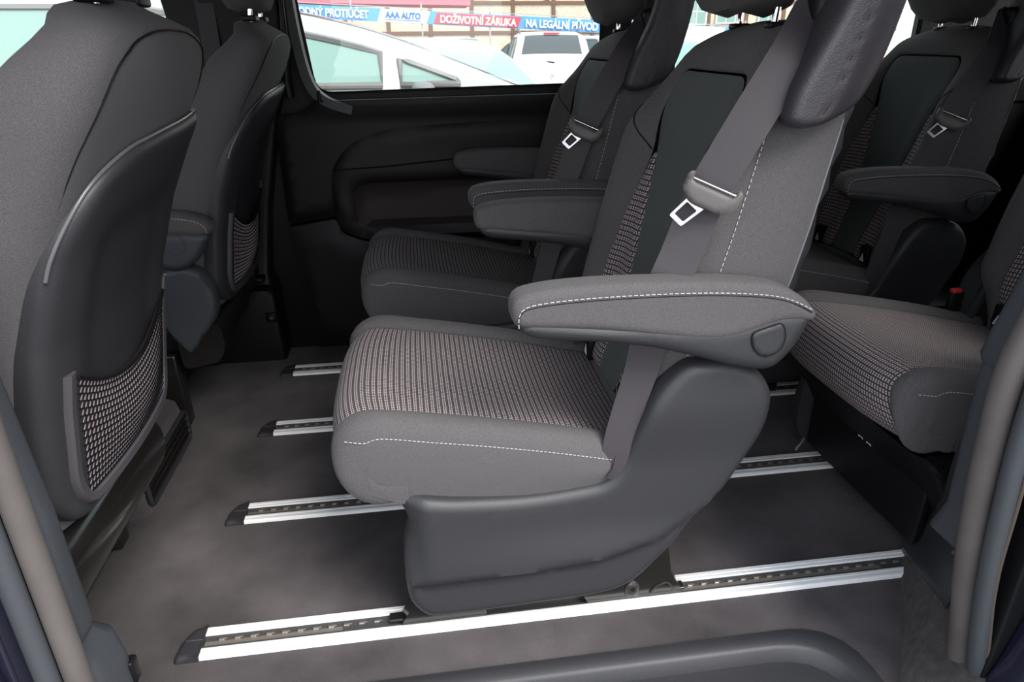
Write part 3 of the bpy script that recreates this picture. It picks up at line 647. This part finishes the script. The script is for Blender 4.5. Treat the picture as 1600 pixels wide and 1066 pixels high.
        v, f, _ = panel(bt, .004, lambda x, z, d: R_(x, Y0-s*(y0-.0022+.002*(1-rd(d, .003))), z), lambda x, z, d: R_(x, Y0-s*(y0+.008), z)); mk('pivot_cap', v, f, 'plastic', ar)
        mb = MB().tube([R_(x, Y0-s*(y0-.0003), z) for x, z in bt], .0011, 6, closed=True); mb.done('cap_gap', 'plastic_black', ar)
        sp = spl([(.504, .566), (.505, .585), (.520, .595), (.577, .600), (.659, .601), (.744, .599), (.815, .593), (.860, .584), (.898, .566)], n=60)
        stitches([R_(x, Y0-s*(y0-.0008), z) for x, z in sp], (0, -s*-1 if False else -s, 0), 'stitching', ar, L=.0052, gap=.0024, kind='stuff')
        mb = MB().tube([R_(x, Y0-s*(y0+.0002), z-.0038) for x, z in sp], .0008, 6); mb.done('seam', 'plastic_black', ar)
        # pivot joining the armrest to the backrest
        mb = MB().tube([(A.x-.0, Y0+s*.205, .535), (A.x, Y0+s*.232, .535)], .020, 16); mb.done('arm_pivot', 'plastic_black', T)
    # ---- headrest
    for yy in (-.058, .058):
        for dx in (0,):
            mb = MB().tube([P3(.900+dx, yy+dx*.6, .895), P3(.904+dx, yy+dx*.6, .955), P3(.906+dx, yy+dx*.6, 1.0)], .0052, 12); mb.done('headrest_post', 'chrome', T)
        mb = MB().box(P3(.890, yy-.009, .908), P3(.918, yy+.011, .917), .003); mb.done('post_guide', 'plastic_black', T)
    hd = []
    for z, hx, hy, cx in ((.935, .028, .060, .885), (.942, .046, .095, .880), (.960, .055, .118, .876), (.99, .060, .135, .870), (1.03, .062, .140, .868), (1.07, .060, .138, .868), (1.10, .050, .125, .872), (1.115, .030, .09, .875)):
        hd.append([P3(cx+hx*math.copysign(abs(math.cos(a))**.75, math.cos(a)), hy*math.copysign(abs(math.sin(a))**.75, math.sin(a)), z-.012*(1-abs(math.sin(a)))*(z < .95)) for a in [2*PI*k/40 for k in range(40)]])
    mb = MB().loft(hd); mb.done('headrest', 'fabric', T)
    return T
near = make_seat('grey cloth passenger seat in the middle row nearest the open door')
far = copy_tree(near); far.location = (.505, 1.734, 0); far['label'] = 'darker passenger seat beside the far door panel, in the middle row'
rear = make_seat('rear row seat by the right pillar, only its striped cushion clearly seen', usb=True); rear.location.x += .875
for o in list(bpy.data.objects):
    pass
rearf = copy_tree(near); rearf.location = (1.372, 1.734, 0); rearf['label'] = 'shadowed rear row seat on the far side, behind the middle row backrest'
# ================================================================ FRONT SEATS (seen from behind)
FB = [(.20, -.095), (.29, -.078), (.40, -.060), (.49, -.044), (.58, -.022), (.68, .014), (.75, .048), (.80, .075), (.85, .102), (.89, .116), (.915, .112), (.935, .100)]
FW = [(.25, .180), (.35, .200), (.50, .214), (.70, .220), (.83, .218), (.87, .208), (.90, .190), (.922, .160), (.936, .11), (.942, .06)]
def make_front(label, Y0, inner):
    T = thing('front_seat', (-.15, Y0, 0), label, 'seat', 'front seats')
    P3 = lambda x, y, z: (x, Y0+y, z)
    rings = []
    for z in [.315, .33, .36, .42, .50, .58, .66, .72, .77, .81, .84, .865, .885, .902, .915, .926, .935, .942]:
        w = lerp(FW, z); xb = lerp(FB, z)-.004; dep = lerp([(.5, .14), (.82, .125), (.865, .112), (.885, .098), (.902, .078), (.915, .060), (.930, .038), (.943, .022)], z); r = min(.05, w*.5, dep*.45)
        xb -= .030*sm(.905, .945, z)
        ring = resample(rnd([(xb, -w), (xb, w), (xb-dep, w*.97), (xb-dep, -w*.97)], [r, r, .04, .04], seg=8), n=64, closed=True)
        rings.append([P3(x-.020*(y/w)**2, y, z) for x, y in ring])
    mb = MB().loft(rings); mb.done('backrest', 'fabric3', T)
    def bx(y, z): return lerp(FB, z)-.020*(y/.21)**2
    # seams of the cloth cover on the back
    def bodyx(y, z):
        w = lerp(FW, z); c = w-abs(y); r = .05; k = 0 if c >= r else r-math.sqrt(max(0, r*r-(r-max(0, c))**2))
        return lerp(FB, z)-.0035-.030*sm(.905, .945, z)-.02*(y/w)**2-k
    sp = spl([(-.195, .74), (-.189, .80), (-.170, .862), (-.135, .893), (-.07, .908), (0, .911), (.07, .908), (.135, .893), (.170, .862), (.189, .80), (.195, .74)], n=70)
    MB().tube([P3(bodyx(y, z), y, z) for y, z in sp], .0013, 6).done('seam', 'plastic_black', T)
    so = [(-.196, .35), (-.203, .45), (-.206, .56), (-.204, .66), (-.194, .715), (-.160, .762), (-.10, .785), (0, .795), (.10, .785), (.160, .762), (.194, .715), (.204, .66), (.206, .56), (.203, .45), (.196, .35), (.15, .255), (-.15, .255)]
    so = [(-.200, .36), (-.205, .45), (-.207, .56), (-.205, .66), (-.196, .715), (-.165, .762), (-.11, .785), (-.03, .795), (.10, .798), (.203, .800), (.207, .70), (.207, .56), (.204, .45), (.198, .36), (.15, .262), (-.15, .262)] if inner > 0 else [(-a, b) for a, b in [(-.200, .36), (-.205, .45), (-.207, .56), (-.205, .66), (-.196, .715), (-.165, .762), (-.11, .785), (-.03, .795), (.10, .798), (.203, .800), (.207, .70), (.207, .56), (.204, .45), (.198, .36), (.15, .262), (-.15, .262)]][::-1]
    so = [(-.200, .37), (-.205, .45), (-.207, .56), (-.205, .66), (-.194, .715), (-.160, .762), (-.10, .787), (0, .795), (.10, .798), (.203, .802), (.209, .70), (.209, .56), (.206, .45), (.199, .37), (.160, .318), (-.160, .318)]
    so = resample(rnd(so, [.02, .02, .02, .03, .04, .04, .04, .03, .03, .008, .02, .02, .02, .03, .03, .03]), step=.006, closed=True)
    def sf(y, z, d):
        dish = -.012*sm(.05, .12, d)*sm(.40, .5, z)
        return P3(bx(y, z)+.014*rd(d, .018)+dish-.012*max(0, (abs(y)-.15)/.06)**2, y*1.02, z)
    v, f, _ = panel(so, .010, sf, lambda y, z, d: P3(bx(y, z)-.03, y, z), rings=(.0015, .004, .008, .012, .018)); sh = mk('back_shell', v, f, 'plastic', T)
    mb = MB().tube([P3(bx(y, z)+.001, y*1.02, z+.001) for y, z in so if z > .66 and y > -.204 and y < .2035], .0024, 8); mb.done('shell_highlight', 'edge', sh)  # lighter tube paints the highlight along the shell's top edge
    # net pocket
    def px_(y, z): return bx(y, z)+.006-.012*max(0, (abs(y)-.15)/.06)**2
    fr = resample(rnd([(-.172, .540), (-.170, .385), (-.150, .345), (.150, .345), (.170, .385), (.172, .550)], [0, .02, .03, .03, .02, 0], closed=False), n=44)
    mb = MB().ribbon([P3(px_(y, z)+.010, y, z) for y, z in fr], [Vector((0, 1, 0)) if abs(y) > .165 else Vector((0, .0, 1)) for y, z in fr] and (0, .6, .6), .002, .002)
    mb = MB()
    n = len(fr); v = []
    for i, (y, z) in enumerate(fr):
        a, b = fr[max(0, i-1)], fr[min(n-1, i+1)]; t = Vector((b[0]-a[0], b[1]-a[1])).normalized(); nn = Vector((-t.y, t.x)); h = .0095
        for (o, dx) in ((-h, -.004), (-h, .010), (-h*.6, .0145), (h*.6, .0145), (h, .010), (h, -.004)): v.append(P3(px_(y, z)+dx, y+nn.x*o, z+nn.y*o))
    f = []
    for i in range(n-1):
        for k in range(6): f.append((i*6+k, i*6+(k+1) % 6, (i+1)*6+(k+1) % 6, (i+1)*6+k))
    f += [(0, 1, 2, 3, 4, 5), tuple((n-1)*6+k for k in range(6))]
    mb.add(v, f).done('pocket_frame', 'plastic_grey', T)
    def top(y): return .478+.055*(y/.165)**2
    mb = MB(); rows_ = 16
    def np_(u, w_, off=0): # u -1..1, w 0 bottom..1 top
        y = .160*u*(1-.06*(1-w_)); zt = top(y); zb = .358; z = zb+(zt-zb)*w_
        return P3(px_(y, z)+.010+.010*math.sin(PI*min(1, w_*1.1))*(1-u*u)+off, y, z)
    for r in range(rows_+1): mb.tube([np_(u/12, r/rows_, .0010) for u in range(-12, 13)], .0011 if r < rows_ else .0026, 5)
    nt = mb.done('pocket_net', 'plastic_black', T, kind='stuff')
    mb = MB()
    for r in range(rows_):
        for k in range(40):
            u = -.97+k*(1.94/39); a = np_(u, (r+.12)/rows_); b = np_(min(.99, u+.022), (r+.88)/rows_); mb.tube([a, b], .0009, 4)
    mb.done('net_strand', 'thread2', nt, kind='stuff')
    v = []; f = []
    for r in range(9):
        for u in range(-8, 9): v.append(np_(u/8.2, r/8, -.004))
    for r in range(8):
        for k in range(16): f.append((r*17+k, r*17+k+1, (r+1)*17+k+1, (r+1)*17+k))
    mk('net_lining', v, f, mat('wine brown lining', (.035, .022, .026), .9), nt)
    # lower cross cover, legs, cushion
    mb = MB(); mb.loft([[P3(x, y, z) for x, z in rnd([(-.185, .180), (-.10, .195), (-.082, .235), (-.085, .285), (-.12, .308), (-.19, .30)], .018)] for y in (-.235, -.23, .150, .160)]); cc = mb.done('cross_cover', 'black_gloss', T)
    mb = MB().tube([P3(-.0905, y, .262-.0*y) for y in (-.22, .08)], .0016, 6); mb.done('cover_highlight', 'chrome' if False else 'plastic_grey', cc)  # grey tube stands in for the highlight line on the gloss cover
    for yy in (-.17, .20): mb = MB().box(P3(-.265, yy-.022, .0), P3(-.215, yy+.022, .20), .008); mb.done('leg', 'black_gloss', T)
    mb = MB().box(P3(-.66, -.19, .20), P3(-.16, .19, .28), .02); mb.done('seat_pan', 'plastic_black', T)
    rings = []
    for x, z0, z1, w in ((-.70, .31, .33, .19), (-.69, .27, .39, .215), (-.66, .26, .42, .225), (-.5, .26, .42, .225), (-.3, .26, .40, .22), (-.18, .26, .38, .21), (-.16, .28, .36, .2)):
        rings.append([P3(x, y, z) for y, z in resample(rnd([(-w, z0), (w, z0), (w, z1), (-w, z1)], .03), n=36, closed=True)])
    MB().loft(rings).done('seat_cushion', 'fabric', T)
    # inner recliner cover and armrest
    s = inner
    ro = spl([(-.215, .330), (-.20, .395), (-.165, .432), (-.120, .430), (-.090, .398), (-.082, .350), (-.094, .305), (-.125, .262), (-.160, .222), (-.185, .245), (-.205, .285)], step=.008, closed=True)
    v, f, _ = panel(ro, .008, lambda x, z, d: P3(x, s*(.244-.012*(1-rd(d, .012))), z), lambda x, z, d: P3(x, s*.205, z)); mk('recliner_cover', v, f, 'trim', T)
    ap = spl([(-.42, .565), (-.25, .570), (-.12, .560), (-.075, .545), (-.058, .527), (-.070, .510), (-.12, .510), (-.25, .522), (-.42, .53)], step=.009, closed=True)
    v, f, _ = panel(ap, .009, lambda x, z, d: P3(x, s*(.262-.012*(1-rd(d, .014))), z), lambda x, z, d: P3(x, s*(.212+.01*(1-rd(d, .014))), z)); am = mk('armrest', v, f, 'fabric', T)
    ab = spl([(-.40, .525), (-.2, .522), (-.078, .512), (-.080, .485), (-.105, .450), (-.145, .430), (-.19, .440), (-.26, .48), (-.40, .505)], step=.009, closed=True)
    v, f, _ = panel(ab, .009, lambda x, z, d: P3(x, s*(.259-.012*(1-rd(d, .014))), z), lambda x, z, d: P3(x, s*(.215+.01*(1-rd(d, .014))), z)); mk('armrest_base', v, f, 'trim', am)
    bo = rnd([(-.165, .512), (-.125, .512), (-.118, .49), (-.128, .472), (-.15, .468), (-.168, .485)], .012)
    MB().tube([P3(x, s*.2592, z) for x, z in bo], .0012, 6, closed=True).done('cap_gap', 'plastic_grey', am)
    stitches([P3(x, s*.2615, z) for x, z in spl([(-.40, .552), (-.2, .555), (-.10, .545), (-.072, .530), (-.068, .514)], n=30)], (0, s, 0), 'stitching', am, kind='stuff')
    # headrest on twin posts with guides
    for yy in (-.075, .045):
        MB().tube([P3(.052, yy, .925), P3(.056, yy, .965), P3(.050, yy, 1.0)], .0052, 12).done('headrest_post', 'chrome', T)
        MB().box(P3(.040, yy-.026, .938), P3(.070, yy+.020, .950), .004).done('post_guide', 'plastic_black', T)
    hd = []
    for z, hx, hy, cx in ((.958, .020, .050, .045), (.965, .040, .10, .042), (.985, .05, .125, .04), (1.03, .055, .135, .035), (1.08, .05, .13, .035), (1.11, .03, .09, .035)):
        hd.append([P3(cx+hx*math.copysign(abs(math.cos(a))**.75, math.cos(a)), hy*math.copysign(abs(math.sin(a))**.75, math.sin(a)), z) for a in [2*PI*k/36 for k in range(36)]])
    MB().loft(hd).done('headrest', 'fabric', T)
M['edge'] = mat('painted shell highlight', (.10, .10, .11), .25)  # brighter than the shell plastic, to imitate the highlight on its rim
M['thread2'] = mat('grey net strand', (.20, .17, .18), .7)
make_front('front seat nearest the open door, with net pocket on its back', .965, 1)
make_front('front seat beyond the gap, seen between near backrest and door pillar', 1.805, -1)
# vent box on the floor between the front seats
t = thing('vent_box', (-.35, 1.4, 0), 'carpeted box with black air vents on the floor between front seats', 'box')
mb = MB(); mb.loft([[(x, y, z) for x, y in resample(rnd([(-.60, 1.24), (x1, 1.24), (x1, 1.545), (-.60, 1.545)], .03), n=60, closed=True)] for z, x1 in ((-.002, -.198), (.09, -.196), (.115, -.203), (.124, -.222))]); mb.done('box_body', 'carpet', t)
mb = MB(); P = rnd([(1.255, .018), (1.535, .018), (1.535, .092), (1.255, .092)], .02); mb.tube([(-.193, a, b) for a, b in P], .0055, 8, closed=True); vf = mb.done('vent_frame', 'plastic', t)
MB().box((-.199, 1.26, .022), (-.194, 1.53, .09)).done('vent_back', 'plastic_black', vf, smooth=False)
for k in range(4): MB().box((-.196, 1.258, .030+k*.016), (-.188, 1.532, .034+k*.016), .0015).done('vent_slat', 'black_gloss', vf)
ORG[0] = Vector((0, 0, 0))
# black console block under the far front seat
tagp(MB().box((-.60, 1.60, .0), (-.29, 2.0, .195), .02).done('seat_plinth', 'black_gloss'), 'glossy black plinth under the far front seat', 'plinth')
tagp(MB().box((-.62, .80, .0), (-.30, 1.12, .17), .02).done('seat_plinth', 'black_gloss'), 'black plinth hidden under the near front seat', 'plinth')
# ================================================================ OUTSIDE
GZ = -.60
ORG[0] = Vector((0, 0, 0))
struct('ground', MB().box((-60, -30, GZ-.1), (60, 70, GZ)), 'asphalt', smooth=False)
def car(x, y, deg, paint, label, L=4.2, W=1.76, H=1.5, hood=.95, belt=.95, cowl=1.0, ws=1.75, roof_end=3.5, tail=4.05, rails=False, glass='car_glass', rear_glass=None, plate=False):
    """x runs from the nose (0) to the tail (L); heading deg = direction of the nose from +X"""
    T = thing('parked_car', (x, y, GZ), label, 'car', 'parked cars beyond the window'); ORG[0] = Vector((0, 0, 0))
    T.rotation_euler.z = math.radians(deg); hw = W/2
    # lower body
    st = [(.0, .45, .62, .62), (.03, .30, .70, .80), (.18, .22, hood-.22, .93), (.5, .2, hood-.10, 1.0), (cowl, .2, hood, 1.0), (cowl+.15, .2, belt, 1.0), ((cowl+tail)/2, .2, belt+.02, 1.0), (tail-.2, .2, belt+.05, .99), (L-.08, .25, belt+.03, .92), (L-.01, .32, belt-.10, .87), (L, .4, .75, .83)]
    rings = []
    for (u, zb, zt, k) in st:
        w = hw*k; X = L/2-u
        rings.append([(X, a*w, b) for a, b in ((-.92, zb), (-1, zb+.12*(zt-zb)), (-1, zb+.55*(zt-zb)), (-.985, zt-.06), (-.93, zt), (-.5, zt+.015), (0, zt+.02), (.5, zt+.015), (.93, zt), (.985, zt-.06), (1, zb+.55*(zt-zb)), (1, zb+.12*(zt-zb)), (.92, zb))])
    MB().loft(rings).done('body', paint, T)
    # greenhouse
    rl = spl([(cowl, belt-.02), ((cowl+ws)/2, (belt+H)/2+.045), (ws, H-.04), (ws+.45, H), ((ws+roof_end)/2+.2, H+.005), (roof_end, H-.05), ((roof_end+tail)/2+.03, (belt+H)/2+.06), (tail, belt)], n=40)
    rings = []; 
    def tw(z): return .92-.20*((z-belt)/(H-belt)) if z > belt else .92
    for u, z in rl:
        X = L/2-u; zr = max(z, belt+.001); e = min(.05, (zr-belt)*.5)
        rings.append([(X, -hw*.93, belt-.04), (X, -hw*tw(zr-e), zr-e), (X, -hw*tw(zr)*.88, zr), (X, 0, zr+.012), (X, hw*tw(zr)*.88, zr), (X, hw*tw(zr-e), zr-e), (X, hw*.93, belt-.04)])
    MB().loft(rings).done('greenhouse', paint, T)
    def roofz(u): return lerp([(a, b) for a, b in rl], u)
    # side glass
    def sidewin(u0, u1, s, name='side_window'):
        us = [u0+(u1-u0)*k/14 for k in range(15)]; topp = [(u, min(roofz(u)-.085, H-.10)) for u in us]; bot = belt+.035
        poly = [(u, z) for u, z in topp if z > bot+.01]
        if len(poly) < 3: return
        poly = [(max(u0, poly[0][0]-.02), bot)]+poly+[(poly[-1][0]+.0, bot)]
        mb = MB(); n = len(poly); v = [(L/2-u, s*(hw*tw(z)+.010), z) for u, z in poly]+[(L/2-u, s*(hw*tw(z)-.01), z) for u, z in poly]
        mb.add(v, [tuple(range(n)), tuple(range(n, 2*n))]+[(k, (k+1) % n, n+(k+1) % n, n+k) for k in range(n)]); w_ = mb.done(name, glass, T, smooth=False)
        MB().tube([(L/2-u, s*(hw*tw(z)+.008), z) for u, z in poly], .016, 5, closed=True).done('window_trim', 'car_trim', w_)
    mid = (cowl+tail)/2+.05
    for s in (-1, 1):
        sidewin(cowl+.14, cowl+.66, s, 'quarter_window'); sidewin(cowl+.75, mid, s); sidewin(mid+.09, roof_end+.12, s)
    def screen(ua, ub, name, m):
        mb = MB(); v = []; n = 8
        for k in range(n+1):
            u = ua+(ub-ua)*k/n; z = roofz(u); 
            for j in range(-4, 5): v.append((L/2-u, hw*tw(z)*.80*j/4, z+.022-.012*(j/4)**2))
        f = [(k*9+j, k*9+j+1, (k+1)*9+j+1, (k+1)*9+j) for k in range(n) for j in range(8)]
        return mb.add(v, f).done(name, m, T)
    screen(cowl+.06, ws-.05, 'windscreen', glass); screen(roof_end+.06, tail-.05, 'rear_window', rear_glass or glass)
    for s in (-1, 1):
        MB().box((L/2-L-.0+.0-.005, s*hw*.62, .72), (L/2-L+.13, s*hw*.90, .98), .04).done('tail_lamp', 'tail_red', T)
        MB().box((L/2-.22, s*hw*.55, .60), (L/2-.02, s*hw*.86, .74), .04).done('headlamp', 'chrome', T)
        for u in (.78, L-.78): MB().tube([(L/2-u, s*(hw-.19), .31), (L/2-u, s*(hw+.005), .31)], .31, 24).done('wheel', 'tyre', T)
        MB().box((L/2-cowl-.62, s*(hw-.02), belt-.04), (L/2-cowl-.52, s*(hw+.15), belt+.05), .03).done('door_mirror', 'car_trim', T)
        if rails: MB().tube(spl([(L/2-ws-.2, s*hw*.70, H-.01), (L/2-ws-.35, s*hw*.70, H+.05), (L/2-roof_end+.3, s*hw*.70, H+.05), (L/2-roof_end+.1, s*hw*.70, H-.02)], n=20), .016, 6).done('roof_rail', 'car_trim', T)
    if rear_glass:
        MB().box((L/2-roof_end-.10, -.16, H-.045), (L/2-roof_end-.03, .16, H-.01), .008).done('brake_light', 'tail_red', T)
        MB().tube([(L/2-tail-.01, -.05, belt+.06), (L/2-tail+.07, .30, belt+.09)], .012, 6).done('rear_wiper', 'plastic_black', T)
        MB().tube([(-L/2-.006, k*.03, .80+j*.045) for k, j in ((0, 1.4), (1, 0), (0, -1.4), (-1, 0))], .008, 6, closed=True).done('badge', 'chrome', T)
    if plate: 
        p_ = MB().box((-L/2-.02, -.26, .56), (-L/2+.01, .26, .67), .004).done('number_plate', 'label_white', T)
    return T
M['tail_red'] = mat('red lamp lens', (.70, .05, .07), .2, coat=.5)
car(-.72, 4.25, 3, 'silver_paint', 'silver people carrier just outside the window, curved roofline', L=4.3, W=1.75, H=1.74, hood=1.10, belt=1.27, cowl=.45, ws=2.1, roof_end=3.7, tail=4.2)
car(.62, 8.2, -48, 'white_paint', 'white hatchback showing its windscreen, right behind the silver carrier', L=3.9, W=1.7, H=1.50, hood=.96, belt=1.0, cowl=.85, ws=1.6, roof_end=3.2, tail=3.75)
car(3.5, 16.6, 84, 'white_paint', 'white estate car with dark tinted rear window and roof rails', L=4.3, W=1.78, H=1.62, roof_end=3.95, tail=4.22, rear_glass='car_glass_dark', rails=True, plate=True, belt=1.0)
car(4.55, 11.2, 62, 'white_paint', 'white car with red tail lamp at the right end of the window', L=4.1, W=1.75, H=1.50)
BC = [(-2.9, 25, -62, 'white_paint', 'white car at the far left of the back row'), (-.35, 25, -62, 'white_paint', 'white car below the white banner panel, back row'), (2.1, 25.0, -60, 'silver_paint', 'silver car below the red banner panel, back row'), (4.7, 25.0, 118, 'black_paint', 'dark car in the back row above the white estate'), (7.4, 25.5, -65, 'silver_paint', 'grey car at the right end of the back row under the banner'), (.2, 19.5, -60, 'white_paint', 'white car in the second row, left of the estate with roof rails'), (-5.5, 16.0, 10, 'white_paint', 'white car beyond the front cabin, furthest left'), (-3.0, 18.5, -50, 'white_paint', 'white car behind the roof of the silver people carrier')]
for x, y, d, p, lb in BC: car(x, y, d, p, lb, glass='car_glass_mid', L=4.2, H=1.50 if p != 'silver_paint' else 1.56)
ORG[0] = Vector((0, 0, 0))
# banner on a rail fence
M['blue'] = mat('blue banner', (.10, .30, .62), .6); M['banner_white'] = mat('white banner panel', (.80, .80, .82), .6); M['banner_red'] = mat('red banner panel', (.72, .07, .09), .6); M['letter_white'] = mat('white letters', (.85, .85, .85), .6)
BY = 30; SL = -.052
def bz(x): return 1.73-(x+3.8)*.0525
def slab(x0, x1, lo, hi, y, th=.03, skew=0):
    mb = MB(); v = []
    for (x, k) in ((x0, lo), (x1-skew*0, lo), (x1+skew, hi), (x0+skew, hi)):
        for yy in (y, y+th): v.append((x, yy, bz(x)+k))
    return mb.add(v, [(0, 2, 4, 6), (1, 3, 5, 7), (0, 1, 3, 2), (2, 3, 5, 4), (4, 5, 7, 6), (6, 7, 1, 0)])
BX = lambda px: (px-478)/35.7-5.35
T = thing('advertising_banner', (0, BY, GZ), 'long blue printed banner with white and red panels on a fence', 'banner')
slab(-7.5, 15.5, -.0, .47, BY).done('blue_cloth', 'blue', T, smooth=False)
slab(-.60, 1.30, .01, .46, BY-.03, skew=.18).done('white_panel', 'banner_white', T, smooth=False)
slab(1.60, 4.95, .04, .43, BY-.03, skew=.14).done('red_panel', 'banner_red', T, smooth=False)
slab(12.0, 13.6, .02, .45, BY-.03, skew=.14).done('white_panel', 'banner_white', T, smooth=False)
def word(s, x0, x1, h, m, zo):
    cu = bpy.data.curves.new('lettering', 'FONT'); cu.body = s; cu.size = h*1.38; cu.extrude = .01; cu.offset = .012
    o = bpy.data.objects.new('lettering', cu); COL.objects.link(o)
    bpy.context.view_layer.update(); w = max(.1, o.dimensions.x); me = bpy.data.meshes.new_from_object(o); bpy.data.objects.remove(o); me.materials.clear(); me.materials.append(M[m])
    o = bpy.data.objects.new('lettering', me); COL.objects.link(o); o.parent = T
    o.location = (x0, -.05, bz(x0)+zo-GZ); o.rotation_euler = (PI/2, math.atan(.0525), 0); o.scale = ((x1-x0)/w, 1, 1)
word('VÝHODNÝ PROTIÚČET', -4.15, -.90, .28, 'letter_white', .10)
M['letter_blue'] = mat('blue letters', (.02, .13, .40), .6)
word('AAA AUTO', -.27, 1.10, .22, 'letter_blue', .16)
slab(-.27, 1.10, .085, .105, BY-.05).done('underline', 'letter_blue', T, smooth=False)
word('DOŽIVOTNÍ ZÁRUKA', 1.83, 4.87, .27, 'letter_white', .09)
word('NA LEGÁLNÍ PŮVOD VOZU', 5.25, 9.2, .28, 'letter_white', .09)
slab(-7.5, 15.5, .52, .55, BY, th=.04).done('top_rail', 'silver_paint', T, smooth=False)
for k in range(9): x = -7+k*2.7; MB().box((x, BY+.04, GZ), (x+.06, BY+.10, bz(x)+.75)).done('post', 'silver_paint', T, smooth=False)
# red awning
ORG[0] = Vector((0, 0, 0))
tagp(MB().add([(x, y, z) for x, y, z in ((-9, 33, 2.46), (3.33, 33, 2.24), (3.33, 33, 3.5), (-9, 33, 3.8), (-9, 36, 2.46), (3.33, 36, 2.24), (3.33, 36, 3.5), (-9, 36, 3.8))], [(0, 1, 2, 3), (4, 5, 6, 7), (0, 1, 5, 4), (1, 2, 6, 5), (2, 3, 7, 6), (3, 0, 4, 7)]).done('market_canopy', mat('faded red canopy', (.75, .16, .20), .7), smooth=False), 'faded red canopy side above the left end of the banner', 'canopy')
# brick building with timber frame
T = thing('timber_framed_building', (4, 42, GZ), 'pale brick building with brown timber framing behind the banner', 'building')
brick = mat('pale brick wall', (.60, .50, .40), .9)
n_ = brick.node_tree.nodes; l_ = brick.node_tree.links; bt_ = n_.new('ShaderNodeTexBrick'); tc_ = n_.new('ShaderNodeTexCoord'); mp_ = n_.new('ShaderNodeMapping'); mp_.inputs['Rotation'].default_value = (PI/2, 0, 0)
bt_.inputs['Color1'].default_value = (.62, .50, .38, 1); bt_.inputs['Color2'].default_value = (.50, .38, .28, 1); bt_.inputs['Mortar'].default_value = (.66, .60, .52, 1); bt_.inputs['Scale'].default_value = 3.2
l_.new(tc_.outputs['Object'], mp_.inputs[0]); l_.new(mp_.outputs[0], bt_.inputs[0]); l_.new(bt_.outputs[0], n_['Principled BSDF'].inputs['Base Color'])
MB().box((-14, 42, GZ), (30, 43, 7.5)).done('brick_wall', brick, T, smooth=False)
tim = mat('weathered timber', (.16, .085, .055), .8)
for k in range(18): x = -12+k*2.3; MB().box((x, 41.93, GZ), (x+.2, 42, 7.5)).done('timber_post', tim, T, smooth=False)
for z in (1.15, 2.65, 4.2): MB().box((-14, 41.92, z), (30, 42, z+.17)).done('timber_rail', tim, T, smooth=False)
for k in range(17):
    if k % 2: continue
    x = -12+k*2.3; MB().obox((x+1.2, 41.95, 3.5), Vector((1.9, 0, 1.35 if k % 4 else -1.35)), (0, .06, 0), (.0, 0, .2)).done('timber_brace', tim, T, smooth=False)
for x, z in ((11.3, 1.5), (14.2, 1.5), (16.6, 1.55), (18.4, 1.6), (4.0, 3.0), (21, 1.6)):
    f_ = MB().box((x, 41.88, z), (x+1.25, 41.98, z+1.45)).done('window_frame', 'letter_white', T, smooth=False)
    for a in (0, 1):
        for b in (0, 1): MB().box((x+.09+a*.56, 41.86, z+.09+b*.66), (x+.09+a*.56+.5, 41.885, z+.09+b*.66+.6)).done('pane', 'car_glass', f_, smooth=False)
MB().add([(-14.5, 41.2, 7.3), (30.5, 41.2, 7.3), (30.5, 48, 11), (-14.5, 48, 11), (-14.5, 41.2, 7.5), (30.5, 41.2, 7.5), (30.5, 48, 11.2), (-14.5, 48, 11.2)], [(0, 1, 2, 3), (4, 5, 6, 7), (0, 1, 5, 4), (1, 2, 6, 5), (2, 3, 7, 6), (3, 0, 4, 7)]).done('roof', mat('red roof', (.3, .1, .07), .8), T, smooth=False)
